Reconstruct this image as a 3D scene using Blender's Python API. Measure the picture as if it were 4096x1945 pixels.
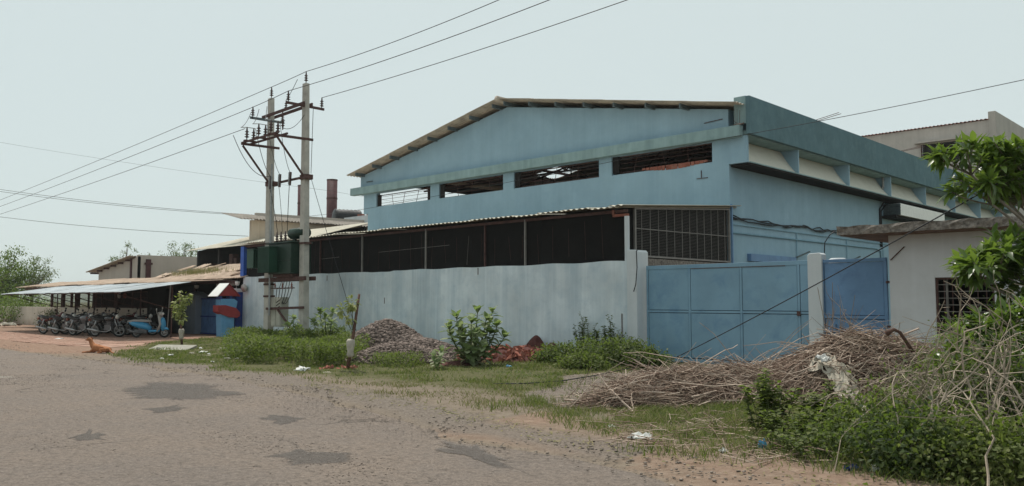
import bpy, bmesh, math, random
import numpy as np
from mathutils import Vector, Matrix
random.seed(7); RNG = np.random.default_rng(7)
R = math.radians
for o in list(bpy.data.objects): bpy.data.objects.remove(o)
S = bpy.context.scene; COL = S.collection

# ------------------------------------------------------------------ camera, sky, sun, exposure
YAW, PITCH, EYE, FPX = R(44.3), math.atan(231.5/3274), 1.6, 3274.0
cd = bpy.data.cameras.new('camera'); cam = bpy.data.objects.new('camera', cd); COL.objects.link(cam)
cam.location = (0, 0, EYE); cam.rotation_euler = (R(90)+PITCH, 0, YAW)
cd.sensor_width = 36; cd.lens = 36*FPX/4096; cd.clip_start = .05; cd.clip_end = 6000
S.camera = cam
SUN_AZ, SUN_EL = math.atan2(.43, -.90), R(63)         # direction towards the sun
W = bpy.data.worlds.new('World'); S.world = W; W.use_nodes = True
nt = W.node_tree; nt.nodes.clear()
sk = nt.nodes.new('ShaderNodeTexSky'); sk.sky_type = 'NISHITA'; sk.sun_disc = False
sk.sun_elevation = SUN_EL; sk.sun_rotation = math.pi/2-SUN_AZ
sk.altitude = 300; sk.air_density = 1.0; sk.dust_density = 1.5; sk.ozone_density = 1.0
bg = nt.nodes.new('ShaderNodeBackground'); bg.inputs[1].default_value = .10
hzm = nt.nodes.new('ShaderNodeMixRGB'); hzm.inputs[0].default_value = .90; hzm.inputs[2].default_value = (6.85, 7.75, 7.62, 1)   # even milky haze over the whole sky
nt.links.new(sk.outputs[0], hzm.inputs[1])
wo = nt.nodes.new('ShaderNodeOutputWorld')
nt.links.new(hzm.outputs[0], bg.inputs[0]); nt.links.new(bg.outputs[0], wo.inputs[0])
sd = bpy.data.lights.new('sun', 'SUN'); sd.energy = 4.0; sd.angle = R(.6); sd.color = (1, .95, .87)
sun = bpy.data.objects.new('sun', sd); COL.objects.link(sun)
tosun = Vector((math.cos(SUN_AZ)*math.cos(SUN_EL), math.sin(SUN_AZ)*math.cos(SUN_EL), math.sin(SUN_EL)))
sun.rotation_euler = tosun.to_track_quat('Z', 'Y').to_euler(); sun.location = (-30, 30, 60)
S.view_settings.view_transform = 'Standard'; S.view_settings.look = 'None'
S.view_settings.exposure = 0.0; S.view_settings.gamma = 1
S.render.engine = 'CYCLES'; S.render.resolution_x = 1024; S.render.resolution_y = 486
S.cycles.max_bounces = 6; S.cycles.transparent_max_bounces = 8

# ------------------------------------------------------------------ surveying: where a sight line of the photo meets a plane of the place
FWH = np.array([-math.sin(YAW), math.cos(YAW), 0.]); RT = np.array([math.cos(YAW), math.sin(YAW), 0.]); UPZ = np.array([0, 0, 1.])
FW = FWH*math.cos(PITCH)+UPZ*math.sin(PITCH); UPV = UPZ*math.cos(PITCH)-FWH*math.sin(PITCH)
def at(px, py, ax, v):
    d = FW+RT*(px-2048)/FPX-UPV*(py-972.5)/FPX; o = np.array([0, 0, EYE]); return o+d*((v-o[ax])/d[ax])
def gp(px, py, z=0): return at(px, py, 2, z)
def far(px, py, fwd):
    d = FW+RT*(px-2048)/FPX-UPV*(py-972.5)/FPX; return np.array([0, 0, EYE])+d*(fwd/(d@FWH))

# ------------------------------------------------------------------ materials
def lin(c): return tuple(((x/255)/12.92 if x/255 <= .04045 else ((x/255+.055)/1.055)**2.4) for x in c)
class NT:
    def __init__(s, name):
        s.m = bpy.data.materials.new(name); s.m.use_nodes = True; s.t = s.m.node_tree; s.t.nodes.clear()
        s.out = s.n('OutputMaterial')
    def n(s, t, **k):
        x = s.t.nodes.new('ShaderNode'+t)
        for a, b in k.items(): setattr(x, a, b)
        return x
    def l(s, a, b): s.t.links.new(a, b)
    def val(s, sock, v):
        if hasattr(v, 'is_output') or hasattr(v, 'links'): s.l(v, sock)
        else: sock.default_value = v
    def noise(s, scale, detail=4, rough=.55, vec=None, dist=0):
        x = s.n('TexNoise'); x.inputs['Scale'].default_value = scale; x.inputs['Detail'].default_value = detail
        x.inputs['Roughness'].default_value = rough; x.inputs['Distortion'].default_value = dist
        if vec is not None: s.l(vec, x.inputs['Vector'])
        return x.outputs['Fac']
    def pos(s, sc=(1, 1, 1)):
        g = s.n('NewGeometry'); m = s.n('Mapping'); m.inputs['Scale'].default_value = sc; s.l(g.outputs['Position'], m.inputs['Vector']); return m.outputs[0]
    def ramp(s, f, stops):
        r = s.n('ValToRGB'); e = r.color_ramp.elements
        while len(e) < len(stops): e.new(.5)
        for q, (p, c) in zip(e, stops): q.position = p; q.color = (*c, 1) if not isinstance(c, (int, float)) else (c, c, c, 1)
        s.l(f, r.inputs[0]); return r.outputs[0]
    def mix(s, f, a, b, mode='MIX'):
        x = s.n('MixRGB', blend_type=mode)
        s.val(x.inputs[0], f)
        for i, c in ((1, a), (2, b)):
            if isinstance(c, tuple): x.inputs[i].default_value = (*c[:3], 1)
            else: s.l(c, x.inputs[i])
        return x.outputs[0]
    def math(s, op, a, b=0):
        x = s.n('Math', operation=op); s.val(x.inputs[0], a); s.val(x.inputs[1], b); return x.outputs[0]
    def bump(s, h, strength=.3, dist=.02):
        b = s.n('Bump'); b.inputs['Strength'].default_value = strength; b.inputs['Distance'].default_value = dist
        s.l(h, b.inputs['Height']); return b.outputs[0]
    def done(s, col, rough=.85, normal=None, metal=0, spec=.25):
        p = s.n('BsdfPrincipled'); s.val(p.inputs['Base Color'], (*col, 1) if isinstance(col, tuple) else col)
        s.val(p.inputs['Roughness'], rough); p.inputs['Metallic'].default_value = metal
        p.inputs['Specular IOR Level'].default_value = spec
        if normal is not None: s.l(normal, p.inputs['Normal'])
        s.l(p.outputs[0], s.out.inputs[0]); return s.m
def mul(c, k): return tuple(min(1, x*k) for x in c)
def plain(name, col, rough=.8, var=.18, scale=3, bump=.15, bscale=60, metal=0, spec=.25, dirt=None, dirtamt=.5):
    t = NT(name); p = t.pos()
    c = t.ramp(t.noise(scale, 5, .6, p), [(.3, mul(col, 1-var)), (.7, mul(col, 1+var))])
    if dirt: c = t.mix(t.ramp(t.noise(scale*.6+1.3, 6, .7, p, .5), [(.5, 0.), (.72, dirtamt)]), c, dirt)
    return t.done(c, rough, t.bump(t.noise(bscale, 3, .6, p), bump, .01), metal, spec)
def plaster(name, col, stain, streak=.5, var=.1, blotch=.35, low=None):
    """painted plaster with soft blotches, rain streaks running down and a fine rough relief"""
    t = NT(name); p = t.pos(); ps = t.pos((2.2, 2.2, .12)); pf = t.pos((9, 9, .35))
    c = t.ramp(t.noise(.7, 5, .6, p), [(.3, mul(col, 1-var)), (.7, mul(col, 1+var))])
    c = t.mix(t.ramp(t.noise(2.6, 6, .65, p, .3), [(.45, 0.), (.75, blotch)]), c, mul(stain, 1.1))
    c = t.mix(t.ramp(t.noise(1, 5, .6, ps), [(.42, 0.), (.8, streak)]), c, stain)
    c = t.mix(t.ramp(t.noise(1, 3, .5, pf), [(.5, 0.), (.85, streak*.6)]), c, mul(col, 1.25))
    if low:
        z = t.n('SeparateXYZ'); t.l(p, z.inputs[0])
        h = t.math('ADD', t.math('MULTIPLY', t.noise(1.2, 5, .6, p), .9), t.math('MULTIPLY', z.outputs[2], -1.))
        c = t.mix(t.ramp(h, [(.05, 0.), (.5, .75)]), c, low)
    h = t.math('ADD', t.noise(7, 4, .6, p), t.math('MULTIPLY', t.noise(70, 3, .7, p), .35))
    return t.done(c, .9, t.bump(h, .35, .012), 0, .15)
def leafmat(name, cols, trans=.38, rough=.65, byobj=False, spec=.18):
    t = NT(name)
    if byobj: f = t.n('ObjectInfo').outputs['Random']
    else: f = t.n('Attribute', attribute_name='rnd').outputs['Fac']
    f = t.math('ADD', f, t.math('MULTIPLY', t.math('SUBTRACT', t.noise(1.7, 3, .6, t.pos()), .5), .5))
    c = t.ramp(f, [(i/(len(cols)-1)*.96+.02, q) for i, q in enumerate(cols)])
    p = t.n('BsdfPrincipled'); t.l(c, p.inputs['Base Color']); p.inputs['Roughness'].default_value = rough; p.inputs['Specular IOR Level'].default_value = spec
    tr = t.n('BsdfTranslucent'); t.l(t.mix(.5, c, (.25, .38, .04), 'MIX'), tr.inputs[0])
    mx = t.n('MixShader'); mx.inputs[0].default_value = trans
    t.l(p.outputs[0], mx.inputs[1]); t.l(tr.outputs[0], mx.inputs[2]); t.l(mx.outputs[0], t.out.inputs[0]); return t.m
def rndmat(name, cols, rough=.9, bump=0):
    t = NT(name); f = t.n('Attribute', attribute_name='rnd').outputs['Fac']
    c = t.ramp(f, [(i/max(1, len(cols)-1), q) for i, q in enumerate(cols)])
    return t.done(c, rough, t.bump(t.noise(60, 3, .6, t.pos()), bump, .01) if bump else None, 0, .15)

BLUE = (.28, .415, .50)
MT = {}
MT['blue_wall'] = plaster('blue_plaster', BLUE, (.19, .30, .39), .35, .08, .4)
MT['blue_beam'] = plaster('blue_beam_plaster', (.26, .37, .385), (.13, .20, .20), .65, .1, .5)
MT['teal'] = plaster('teal_parapet_plaster', (.10, .172, .20), (.15, .235, .255), .2, .14, .5)
MT['scoop'] = plaster('cream_scoop_plaster', (.56, .55, .48), (.44, .43, .38), .3, .06, .3)
MT['white_wall'] = plaster('whitewash_plaster', (.62, .68, .71), (.31, .41, .48), .7, .16, .5, (.33, .37, .37))
MT['pillar'] = plaster('pillar_plaster', (.58, .61, .63), (.42, .46, .48), .5, .08, .35, (.33, .34, .32))
MT['guard'] = plaster('grey_plaster', (.54, .545, .56), (.40, .39, .385), .4, .07, .35, (.30, .27, .24))
MT['beige'] = plaster('beige_plaster', (.46, .41, .36), (.36, .32, .28), .3, .08, .25)
MT['cream'] = plaster('cream_plaster', (.50, .42, .33), (.38, .33, .27), .3, .08, .3)
MT['farwall'] = plaster('far_grey_plaster', (.44, .41, .38), (.30, .28, .26), .55, .1, .4)
MT['lowwall'] = plaster('low_wall_plaster', (.52, .47, .40), (.36, .31, .26), .5, .1, .4, (.30, .20, .15))
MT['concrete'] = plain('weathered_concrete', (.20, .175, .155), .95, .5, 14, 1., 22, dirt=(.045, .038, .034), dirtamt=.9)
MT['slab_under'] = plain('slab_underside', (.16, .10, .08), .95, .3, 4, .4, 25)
MT['pole'] = plain('pole_concrete', (.42, .40, .36), .9, .15, 2.5, .4, 40, dirt=(.22, .21, .19), dirtamt=.6)
MT['asbestos'] = plain('fibre_cement_sheet', (.44, .39, .33), .9, .22, 2.2, .2, 50, dirt=(.22, .18, .15), dirtamt=.6)
MT['grimy'] = plain('grimy_sheet', (.27, .24, .21), .9, .3, 2.2, .2, 50, dirt=(.13, .11, .10), dirtamt=.7)
MT['oldsheet'] = plain('old_dusty_sheet', (.47, .36, .28), .9, .25, 1.6, .3, 40, dirt=(.25, .16, .12), dirtamt=.6)
MT['tin'] = plain('galvanised_sheet', (.27, .31, .335), .5, .3, 1.1, .1, 30, metal=.15, dirt=(.40, .42, .43), dirtamt=.8)
MT['white_sheet'] = plain('pale_roof_sheet', (.55, .51, .42), .8, .15, 2, .2, 40, dirt=(.4, .36, .3), dirtamt=.4)
MT['rust'] = plain('rusty_iron', (.085, .045, .04), .8, .35, 9, .4, 60)
MT['maroon'] = plain('maroon_painted_steel', (.075, .028, .030), .6, .3, 5, .2, 50)
MT['purlin'] = plain('purlin_steel', (.10, .13, .14), .7, .3, 6, .3, 50)
MT['steel'] = plain('grey_steel', (.30, .31, .31), .5, .2, 8, .1, 50, metal=.6)
MT['mesh_wire'] = plain('mesh_wire', (.22, .205, .19), .7, .2, 5, .1, 50)
MT['net'] = plain('dark_shade_net', (.006, .005, .0048), .95, .4, 2.5, .5, 120)
MT['dark'] = plain('near_black', (.016, .014, .014), .95, .3, 2, .3, 40)  # near-black for dark parts; also stands in for shade behind the bikes
MT['inside'] = plain('dim_interior', (.045, .04, .038), .95, .2, 2, .2, 40)
MT['gate'] = plain('gate_blue_paint', (.195, .325, .425), .55, .10, 1.2, .12, 25, dirt=(.12, .235, .36), dirtamt=.7)
MT['gate2'] = plain('small_gate_blue_paint', (.135, .245, .405), .55, .12, 1.4, .12, 25, dirt=(.09, .155, .28), dirtamt=.7)
MT['gate_rust'] = plain('gate_rust_line', (.12, .075, .06), .8, .3, 9, .3, 60)
MT['leftgate'] = plain('worn_blue_gate', (.09, .19, .40), .55, .25, 2.5, .15, 30, dirt=(.05, .08, .18), dirtamt=.7)
MT['slate'] = plaster('slate_plaster', (.25, .29, .34), (.15, .17, .20), .5, .1, .4)
MT['bluepaint'] = plain('bright_blue_paint', (.03, .10, .42), .5, .2, 3, .1, 30)
MT['navy'] = plain('deep_blue_paint', (.025, .05, .20), .6, .2, 3, .1, 30)
MT['kioskblue'] = plain('kiosk_blue_paint', (.14, .34, .55), .6, .12, 3, .15, 30)
MT['red'] = plain('dull_red_paint', (.30, .045, .045), .6, .15, 4, .1, 30)
MT['whitepaint'] = plain('white_paint', (.78, .78, .75), .6, .06, 4, .1, 30)
MT['tx'] = plain('transformer_green', (.010, .030, .020), .45, .2, 5, .1, 40, dirt=(.05, .07, .05), dirtamt=.4)
MT['tx2'] = plain('transformer_green_light', (.02, .062, .040), .45, .15, 5, .1, 40)
MT['porcelain'] = plain('brown_porcelain', (.055, .028, .024), .25, .2, 5, .05, 40, spec=.5)
MT['greybox'] = plain('grey_box_paint', (.40, .39, .33), .6, .12, 4, .1, 40, dirt=(.25, .22, .18), dirtamt=.5)
MT['wire'] = plain('dark_wire', (.035, .035, .037), .6, .1, 5, .05, 40)
MT['cable'] = plain('black_cable', (.015, .016, .02), .5, .1, 5, .05, 40)
MT['bluepipe'] = plain('blue_painted_pipe', (.20, .34, .42), .6, .1, 5, .05, 40)
MT['rubber'] = plain('black_rubber', (.018, .018, .018), .85, .2, 9, .2, 60)
MT['chrome'] = plain('bike_metal', (.32, .32, .32), .35, .1, 9, .05, 60, metal=.6)
MT['rim'] = plain('grey_rim', (.30, .30, .295), .5, .1, 9, .05, 60)
MT['bike_black'] = plain('black_lacquer', (.02, .02, .022), .25, .15, 5, .02, 40, spec=.5)
MT['bike_maroon'] = plain('maroon_lacquer', (.10, .022, .022), .25, .15, 5, .02, 40, spec=.5)
MT['bike_grey'] = plain('grey_lacquer', (.10, .10, .11), .3, .15, 5, .02, 40, spec=.5)
MT['engine'] = plain('engine_alloy', (.14, .14, .145), .5, .2, 20, .2, 60, metal=.4)
MT['seat'] = plain('seat_vinyl', (.03, .028, .028), .6, .2, 9, .2, 60)
MT['scooter'] = plain('scooter_blue', (.05, .28, .50), .25, .08, 5, .02, 40, spec=.5)
MT['scooter_grey'] = plain('scooter_grey', (.38, .36, .34), .4, .1, 5, .02, 40)
MT['lamp_glass'] = plain('milky_lamp_glass', (.62, .62, .58), .3, .08, 5, .02, 40, spec=.5)
MT['bark'] = plain('grey_bark', (.20, .17, .14), .95, .3, 9, .6, 40)
MT['twig'] = plain('green_stem', (.09, .11, .045), .8, .25, 9, .2, 60)
MT['stake'] = plain('dark_stake_wood', (.13, .075, .06), .9, .3, 9, .5, 50)
MT['sacking'] = plain('sacking', (.42, .38, .33), .95, .2, 12, .5, 60)
MT['dog'] = plain('tan_fur', (.33, .135, .06), .9, .2, 9, .5, 120)
MT['plastic_white'] = plain('white_plastic', (.58, .575, .55), .5, .15, 12, .2, 40)
MT['tarp'] = plain('torn_pale_tarp', (.44, .40, .33), .85, .25, 5, .4, 40, dirt=(.34, .27, .2), dirtamt=.6)
MT['black_tank'] = plain('black_tank_plastic', (.02, .02, .022), .5, .2, 5, .05, 40)
MT['ply'] = plain('weathered_board', (.30, .285, .245), .9, .15, 6, .3, 50, dirt=(.3, .28, .24), dirtamt=.5)
MT['patch'] = None
GRN = [(.038, .052, .018), (.068, .092, .029), (.10, .128, .042), (.155, .17, .062)]
MT['weed'] = leafmat('weed_leaves', GRN)
MT['weed_light'] = leafmat('bright_weed_leaves', [(.048, .064, .018), (.082, .106, .03), (.12, .145, .043), (.175, .185, .068)])
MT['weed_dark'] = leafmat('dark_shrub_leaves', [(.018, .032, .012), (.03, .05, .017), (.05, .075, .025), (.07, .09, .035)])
MT['calo'] = leafmat('calotropis_leaves', [(.12, .17, .065), (.21, .27, .13), (.30, .35, .20), (.34, .37, .23)], .4, .6, True)
MT['plum'] = leafmat('frangipani_leaves', [(.045, .085, .014), (.075, .135, .020), (.11, .18, .028), (.16, .23, .04)], .4, .35, True, .5)
MT['plum_mass'] = leafmat('frangipani_leaf_mass', [(.035, .065, .014), (.06, .11, .018), (.09, .15, .026), (.13, .19, .04)], .4, .35, False, .5)
MT['plum_dark'] = leafmat('dark_frangipani_leaves', [(.02, .042, .012), (.03, .06, .016), (.05, .085, .02), (.08, .12, .03)], .3, .35, True, .5)
MT['sapling_leaf'] = leafmat('sapling_leaves', [(.16, .18, .05), (.24, .26, .09), (.33, .35, .14), (.42, .42, .22)], .3, .6)
MT['tree_leaf'] = leafmat('tree_leaves', [(.035, .055, .016), (.06, .10, .022), (.10, .15, .035), (.15, .19, .055)])
MT['tree_leaf_grey'] = leafmat('greyish_tree_leaves', [(.06, .075, .04), (.09, .11, .06), (.13, .15, .08), (.17, .18, .11)])
MT['grass'] = leafmat('grass_blades', [(.065, .09, .026), (.095, .12, .038), (.145, .155, .058), (.26, .23, .11)], .3, .7)
MT['drygrass'] = leafmat('dry_grass_blades', [(.18, .155, .075), (.23, .195, .10), (.29, .24, .135), (.13, .135, .055)], .2, .8)
MT['branch'] = rndmat('dry_branches', [(.11, .07, .055), (.22, .155, .12), (.34, .26, .205), (.46, .37, .30)], .9)
MT['branch_obj'] = plain('dry_branch_bark', (.42, .335, .275), .9, .45, 3, .4, 80)
MT['vine'] = plain('dry_vine_bark', (.33, .27, .21), .9, .4, 3, .4, 80)
MT['litter_core'] = plain('brown_leaf_litter', (.10, .065, .05), .95, .4, 9, .9, 25)
MT['stone'] = rndmat('gravel_stones', [(.10, .078, .068), (.16, .125, .108), (.21, .165, .145), (.27, .215, .19)], .95, .3)
MT['roadstone'] = rndmat('loose_road_stones', [(.13, .105, .092), (.185, .155, .132), (.24, .20, .17), (.30, .25, .215)], .95, .3)
MT['brick'] = plain('broken_brick', (.24, .085, .06), .95, .35, 4, .5, 40, dirt=(.30, .19, .15), dirtamt=.6)
MT['brick_dark'] = plain('dark_red_soil', (.085, .032, .028), .95, .35, 7, .8, 30)
MT['paver'] = plain('red_paver', (.33, .20, .15), .95, .2, 1.2, .3, 40, dirt=(.40, .31, .25), dirtamt=.7)
MT['hill'] = plain('far_hill', (.10, .12, .07), .95, .2, .02, .1, 1)

def ground_mat():
    t = NT('verge_ground'); p = t.pos()
    g = t.n('Attribute', attribute_name='grass').outputs['Fac']; r = t.n('Attribute', attribute_name='red').outputs['Fac']; gv = t.n('Attribute', attribute_name='gravel').outputs['Fac']
    n1 = t.noise(.55, 6, .65, p); n2 = t.noise(6, 6, .7, p); n3 = t.noise(28, 4, .7, p)
    dirt = t.ramp(n2, [(.25, (.135, .105, .08)), (.5, (.195, .157, .122)), (.75, (.26, .215, .17))])
    red = t.ramp(n2, [(.25, (.17, .10, .07)), (.5, (.255, .165, .12)), (.75, (.33, .235, .18))])
    grav = t.ramp(n3, [(.3, (.085, .07, .06)), (.5, (.17, .142, .12)), (.7, (.26, .22, .19))])
    gr = t.ramp(n3, [(.3, (.05, .055, .022)), (.55, (.10, .10, .043)), (.75, (.19, .16, .085))])
    c = t.mix(t.ramp(t.math('ADD', r, t.math('SUBTRACT', n1, .5)), [(.3, 0.), (.7, .9)]), dirt, red)
    c = t.mix(t.ramp(t.math('ADD', gv, t.math('MULTIPLY', t.math('SUBTRACT', n1, .5), 1.2)), [(.3, 0.), (.75, .9)]), c, grav)
    c = t.mix(t.ramp(t.math('ADD', g, t.math('MULTIPLY', t.math('SUBTRACT', n2, .5), 1.)), [(.3, 0.), (.7, .92)]), c, gr)
    h = t.math('ADD', n2, t.math('MULTIPLY', n3, .6))
    return t.done(c, .97, t.bump(h, .8, .05), 0, .1)
def road_mat(name, dark=1., dust=1.):
    t = NT(name); p = t.pos(); ps = t.pos((1, 1, 1))
    big = t.noise(.35, 6, .65, p, .4); mid = t.noise(2.2, 6, .7, p, .3); fine = t.noise(42, 4, .75, p)
    v = t.n('TexVoronoi'); v.inputs['Scale'].default_value = 55; t.l(p, v.inputs['Vector'])
    tint = (.90, .97, 1.03) if dust < .5 else (1, 1, 1)
    asph = t.ramp(fine, [(.3, mul((.125, .105, .093), dark)), (.55, mul((.215, .18, .158), dark)), (.8, mul((.32, .27, .235), dark))]); asph = t.mix(1., asph, tint, 'MULTIPLY')
    dustc = t.ramp(fine, [(.3, (.185, .145, .115)), (.7, (.33, .26, .213))])
    c = t.mix(t.ramp(t.math('ADD', t.math('MULTIPLY', big, .6), t.math('MULTIPLY', mid, .4)), [(.36, .05*dust), (.66, .92*dust)]), asph, dustc)
    c = t.mix(t.ramp(v.outputs['Distance'], [(.0, .35), (.45, 0.)]), c, mul((.30, .27, .245), dark))
    # cracks: thin dark seams of a large warped voronoi
    w = t.n('TexVoronoi', feature='DISTANCE_TO_EDGE'); w.inputs['Scale'].default_value = .55
    wv = t.n('VectorMath', operation='ADD'); t.l(p, wv.inputs[0])
    nz = t.n('TexNoise'); nz.inputs['Scale'].default_value = 1.3; nz.inputs['Detail'].default_value = 6; t.l(p, nz.inputs['Vector']); t.l(nz.outputs['Color'], wv.inputs[1]); t.l(wv.outputs[0], w.inputs['Vector'])
    n4 = t.noise(13, 5, .75, p); c = t.mix(t.ramp(n4, [(.36, .55), (.52, 0.)]), c, mul((.095, .08, .07), dark)); c = t.mix(t.ramp(n4, [(.56, 0.), (.7, .4)]), c, (.33, .285, .245))
    cr = t.math('MULTIPLY', t.ramp(w.outputs['Distance'], [(.0, 1.), (.016, 0.)]), t.ramp(t.noise(.5, 3, .5, p), [(.5, 0.), (.6, .85)]))
    c = t.mix(cr, c, (.05, .042, .036))
    # pits where the chippings have come away
    pit = t.math('MULTIPLY', t.ramp(t.noise(9, 4, .75, p), [(.56, 0.), (.68, 1.)]), t.ramp(mid, [(.45, 0.), (.62, .8)]))
    c = t.mix(pit, c, (.085, .07, .06))
    h = t.math('SUBTRACT', t.math('ADD', t.math('ADD', fine, t.math('MULTIPLY', n4, 1.6)), t.math('MULTIPLY', mid, 1.)), t.math('ADD', t.math('MULTIPLY', cr, .9), t.math('MULTIPLY', pit, .6)))
    mt_ = t.done(c, .93, t.bump(h, .9, .03), 0, .2)
    if dust < .5:      # the patch is worn through raggedly towards its rim
        bs_ = t.out.inputs[0].links[0].from_socket; cv = t.math('ADD', t.n('Attribute', attribute_name='cover').outputs['Fac'], t.math('MULTIPLY', t.math('SUBTRACT', t.noise(5, 6, .75, p), .5), 1.6))
        mx = t.n('MixShader'); t.l(t.ramp(cv, [(.30, 0.), (.66, .6)]), mx.inputs[0]); t.l(t.n('BsdfTransparent').outputs[0], mx.inputs[1]); t.l(bs_, mx.inputs[2]); t.l(mx.outputs[0], t.out.inputs[0])
    return mt_
MT['ground'] = ground_mat(); MT['road'] = road_mat('road_asphalt'); MT['patch'] = road_mat('patch_asphalt', .92, .08)

# ------------------------------------------------------------------ mesh builders
def tag(o, label=None, cat=None, group=None, kind=None):
    for k, v in (('label', label), ('category', cat), ('group', group), ('kind', kind)):
        if v: o[k] = v
    return o
def thing(name, label, cat, loc=(0, 0, 0), group=None):
    o = bpy.data.objects.new(name, None); COL.objects.link(o); o.location = [float(x) for x in loc]; o.empty_display_size = .2
    return tag(o, label, cat, group)
def rootloc(p):
    v = Vector((0, 0, 0))
    while p is not None: v += p.location; p = p.parent
    return v
def link(name, me, mat, parent=None, kind=None):
    o = bpy.data.objects.new(name, me); COL.objects.link(o)
    if mat is not None and not me.materials: me.materials.append(MT[mat] if isinstance(mat, str) else mat)
    if parent is not None: o.parent = parent
    if kind: o['kind'] = kind
    return o
class MB:
    def __init__(s): s.v = []; s.f = []
    def add(s, v, f):
        b = len(s.v); s.v += [tuple(map(float, q)) for q in v]; s.f += [tuple(i+b for i in q) for q in f]; return s
    def box(s, x0, x1, y0, y1, z0, z1):
        return s.add([(x0, y0, z0), (x1, y0, z0), (x1, y1, z0), (x0, y1, z0), (x0, y0, z1), (x1, y0, z1), (x1, y1, z1), (x0, y1, z1)],
                     [(0, 3, 2, 1), (4, 5, 6, 7), (0, 1, 5, 4), (1, 2, 6, 5), (2, 3, 7, 6), (3, 0, 4, 7)])
    def prism(s, poly, ax, a, b):
        """polygon in the two axes other than ax (in order), extruded along ax from a to b"""
        def P(q, t): l = list(q); l.insert(ax, t); return tuple(l)
        n = len(poly); v = [P(q, a) for q in poly]+[P(q, b) for q in poly]
        return s.add(v, [tuple(range(n))[::-1], tuple(range(n, 2*n))]+[(i, (i+1) % n, (i+1) % n+n, i+n) for i in range(n)])
    def bar(s, a, b, w, h=None):
        """rectangular bar from a to b"""
        a, b = Vector(a), Vector(b); h = h or w; d = (b-a).normalized()
        u = d.cross(Vector((0, 0, 1)));
        if u.length < 1e-3: u = Vector((1, 0, 0))
        u.normalize(); n = u.cross(d); v = []
        for p in (a, b):
            for i, j in ((-1, -1), (1, -1), (1, 1), (-1, 1)): v.append(p+u*i*w/2+n*j*h/2)
        return s.add(v, [(0, 3, 2, 1), (4, 5, 6, 7), (0, 1, 5, 4), (1, 2, 6, 5), (2, 3, 7, 6), (3, 0, 4, 7)])
    def tube(s, pts, r, n=6, cap=True):
        pts = [Vector(p) for p in pts]; m = len(pts); rs = r if isinstance(r, (list, tuple)) else [r]*m; v = []; u = None
        for i, p in enumerate(pts):
            d = (pts[min(i+1, m-1)]-pts[max(i-1, 0)]).normalized()
            if u is None:
                u = d.cross(Vector((0, 0, 1)));
                if u.length < 1e-3: u = d.cross(Vector((0, 1, 0)))
            u = (u-d*u.dot(d)).normalized(); w = d.cross(u)
            for k in range(n): a = 2*math.pi*k/n; v.append(p+(u*math.cos(a)+w*math.sin(a))*rs[i])
        f = [(i*n+k, i*n+(k+1) % n, (i+1)*n+(k+1) % n, (i+1)*n+k) for i in range(m-1) for k in range(n)]
        if cap: f += [tuple(range(n))[::-1], tuple(range((m-1)*n, m*n))]
        return s.add(v, f)
    def lathe(s, prof, c, axis=(0, 0, 1), n=12):
        """profile of (radius, distance along axis) turned round an axis through c"""
        c = Vector(c); ax = Vector(axis).normalized(); u = ax.orthogonal().normalized(); w = ax.cross(u); v = []
        for r, z in prof:
            for k in range(n): a = 2*math.pi*k/n; v.append(c+ax*z+(u*math.cos(a)+w*math.sin(a))*max(r, 1e-4))
        m = len(prof)
        f = [(i*n+k, i*n+(k+1) % n, (i+1)*n+(k+1) % n, (i+1)*n+k) for i in range(m-1) for k in range(n)]
        return s.add(v, f+[tuple(range(n))[::-1], tuple(range((m-1)*n, m*n))])
    def ball(s, c, r, n=10, m=6, fn=None):
        v = []; f = []; r = r if isinstance(r, (tuple, list)) else (r, r, r)
        for i in range(m+1):
            th = math.pi*i/m
            for k in range(n):
                a = 2*math.pi*k/n; q = Vector((math.sin(th)*math.cos(a), math.sin(th)*math.sin(a), math.cos(th)))
                if fn: q = fn(q)
                v.append((c[0]+q[0]*r[0], c[1]+q[1]*r[1], c[2]+q[2]*r[2]))
        f = [(i*n+k, (i+1)*n+k, (i+1)*n+(k+1) % n, i*n+(k+1) % n) for i in range(m) for k in range(n)]
        return s.add(v, f)
    def mesh(s, name, off=(0, 0, 0), smooth=False):
        me = bpy.data.meshes.new(name); o = Vector(off)
        me.from_pydata([tuple(Vector(q)-o) for q in s.v], [], s.f); me.update()
        bm = bmesh.new(); bm.from_mesh(me); bmesh.ops.recalc_face_normals(bm, faces=bm.faces[:]); bm.to_mesh(me); bm.free()
        if smooth: me.polygons.foreach_set('use_smooth', [True]*len(me.polygons))
        return me
    def build(s, name, mat, parent=None, smooth=False, kind=None, bevel=0):
        o = link(name, s.mesh(name, rootloc(parent), smooth), mat, parent, kind)
        if bevel: b = o.modifiers.new('edge', 'BEVEL'); b.width = bevel; b.segments = 2; b.limit_method = 'ANGLE'; b.angle_limit = R(40)
        return o
def B(): return MB()
def bulk(name, V, F, mat, parent=None, rnd=None, kind=None, smooth=False, attrs=None):
    """many small faces at once; rnd is one random tint per vertex"""
    V = np.asarray(V, np.float32).reshape(-1, 3); F = np.asarray(F, np.int32); k = F.shape[1]
    if parent is not None: V = V-np.array(rootloc(parent), np.float32)
    me = bpy.data.meshes.new(name); me.vertices.add(len(V)); me.vertices.foreach_set('co', V.ravel())
    me.loops.add(F.size); me.loops.foreach_set('vertex_index', F.ravel())
    me.polygons.add(len(F)); me.polygons.foreach_set('loop_start', np.arange(0, F.size, k, dtype=np.int32))
    me.polygons.foreach_set('loop_total', np.full(len(F), k, np.int32))
    if smooth: me.polygons.foreach_set('use_smooth', np.ones(len(F), bool))
    at_ = dict(attrs or {})
    if rnd is not None: at_['rnd'] = rnd
    for n_, a_ in at_.items(): me.attributes.new(n_, 'FLOAT', 'POINT').data.foreach_set('value', np.asarray(a_, np.float32))
    me.update(calc_edges=True)
    return link(name, me, mat, parent, kind)
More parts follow.
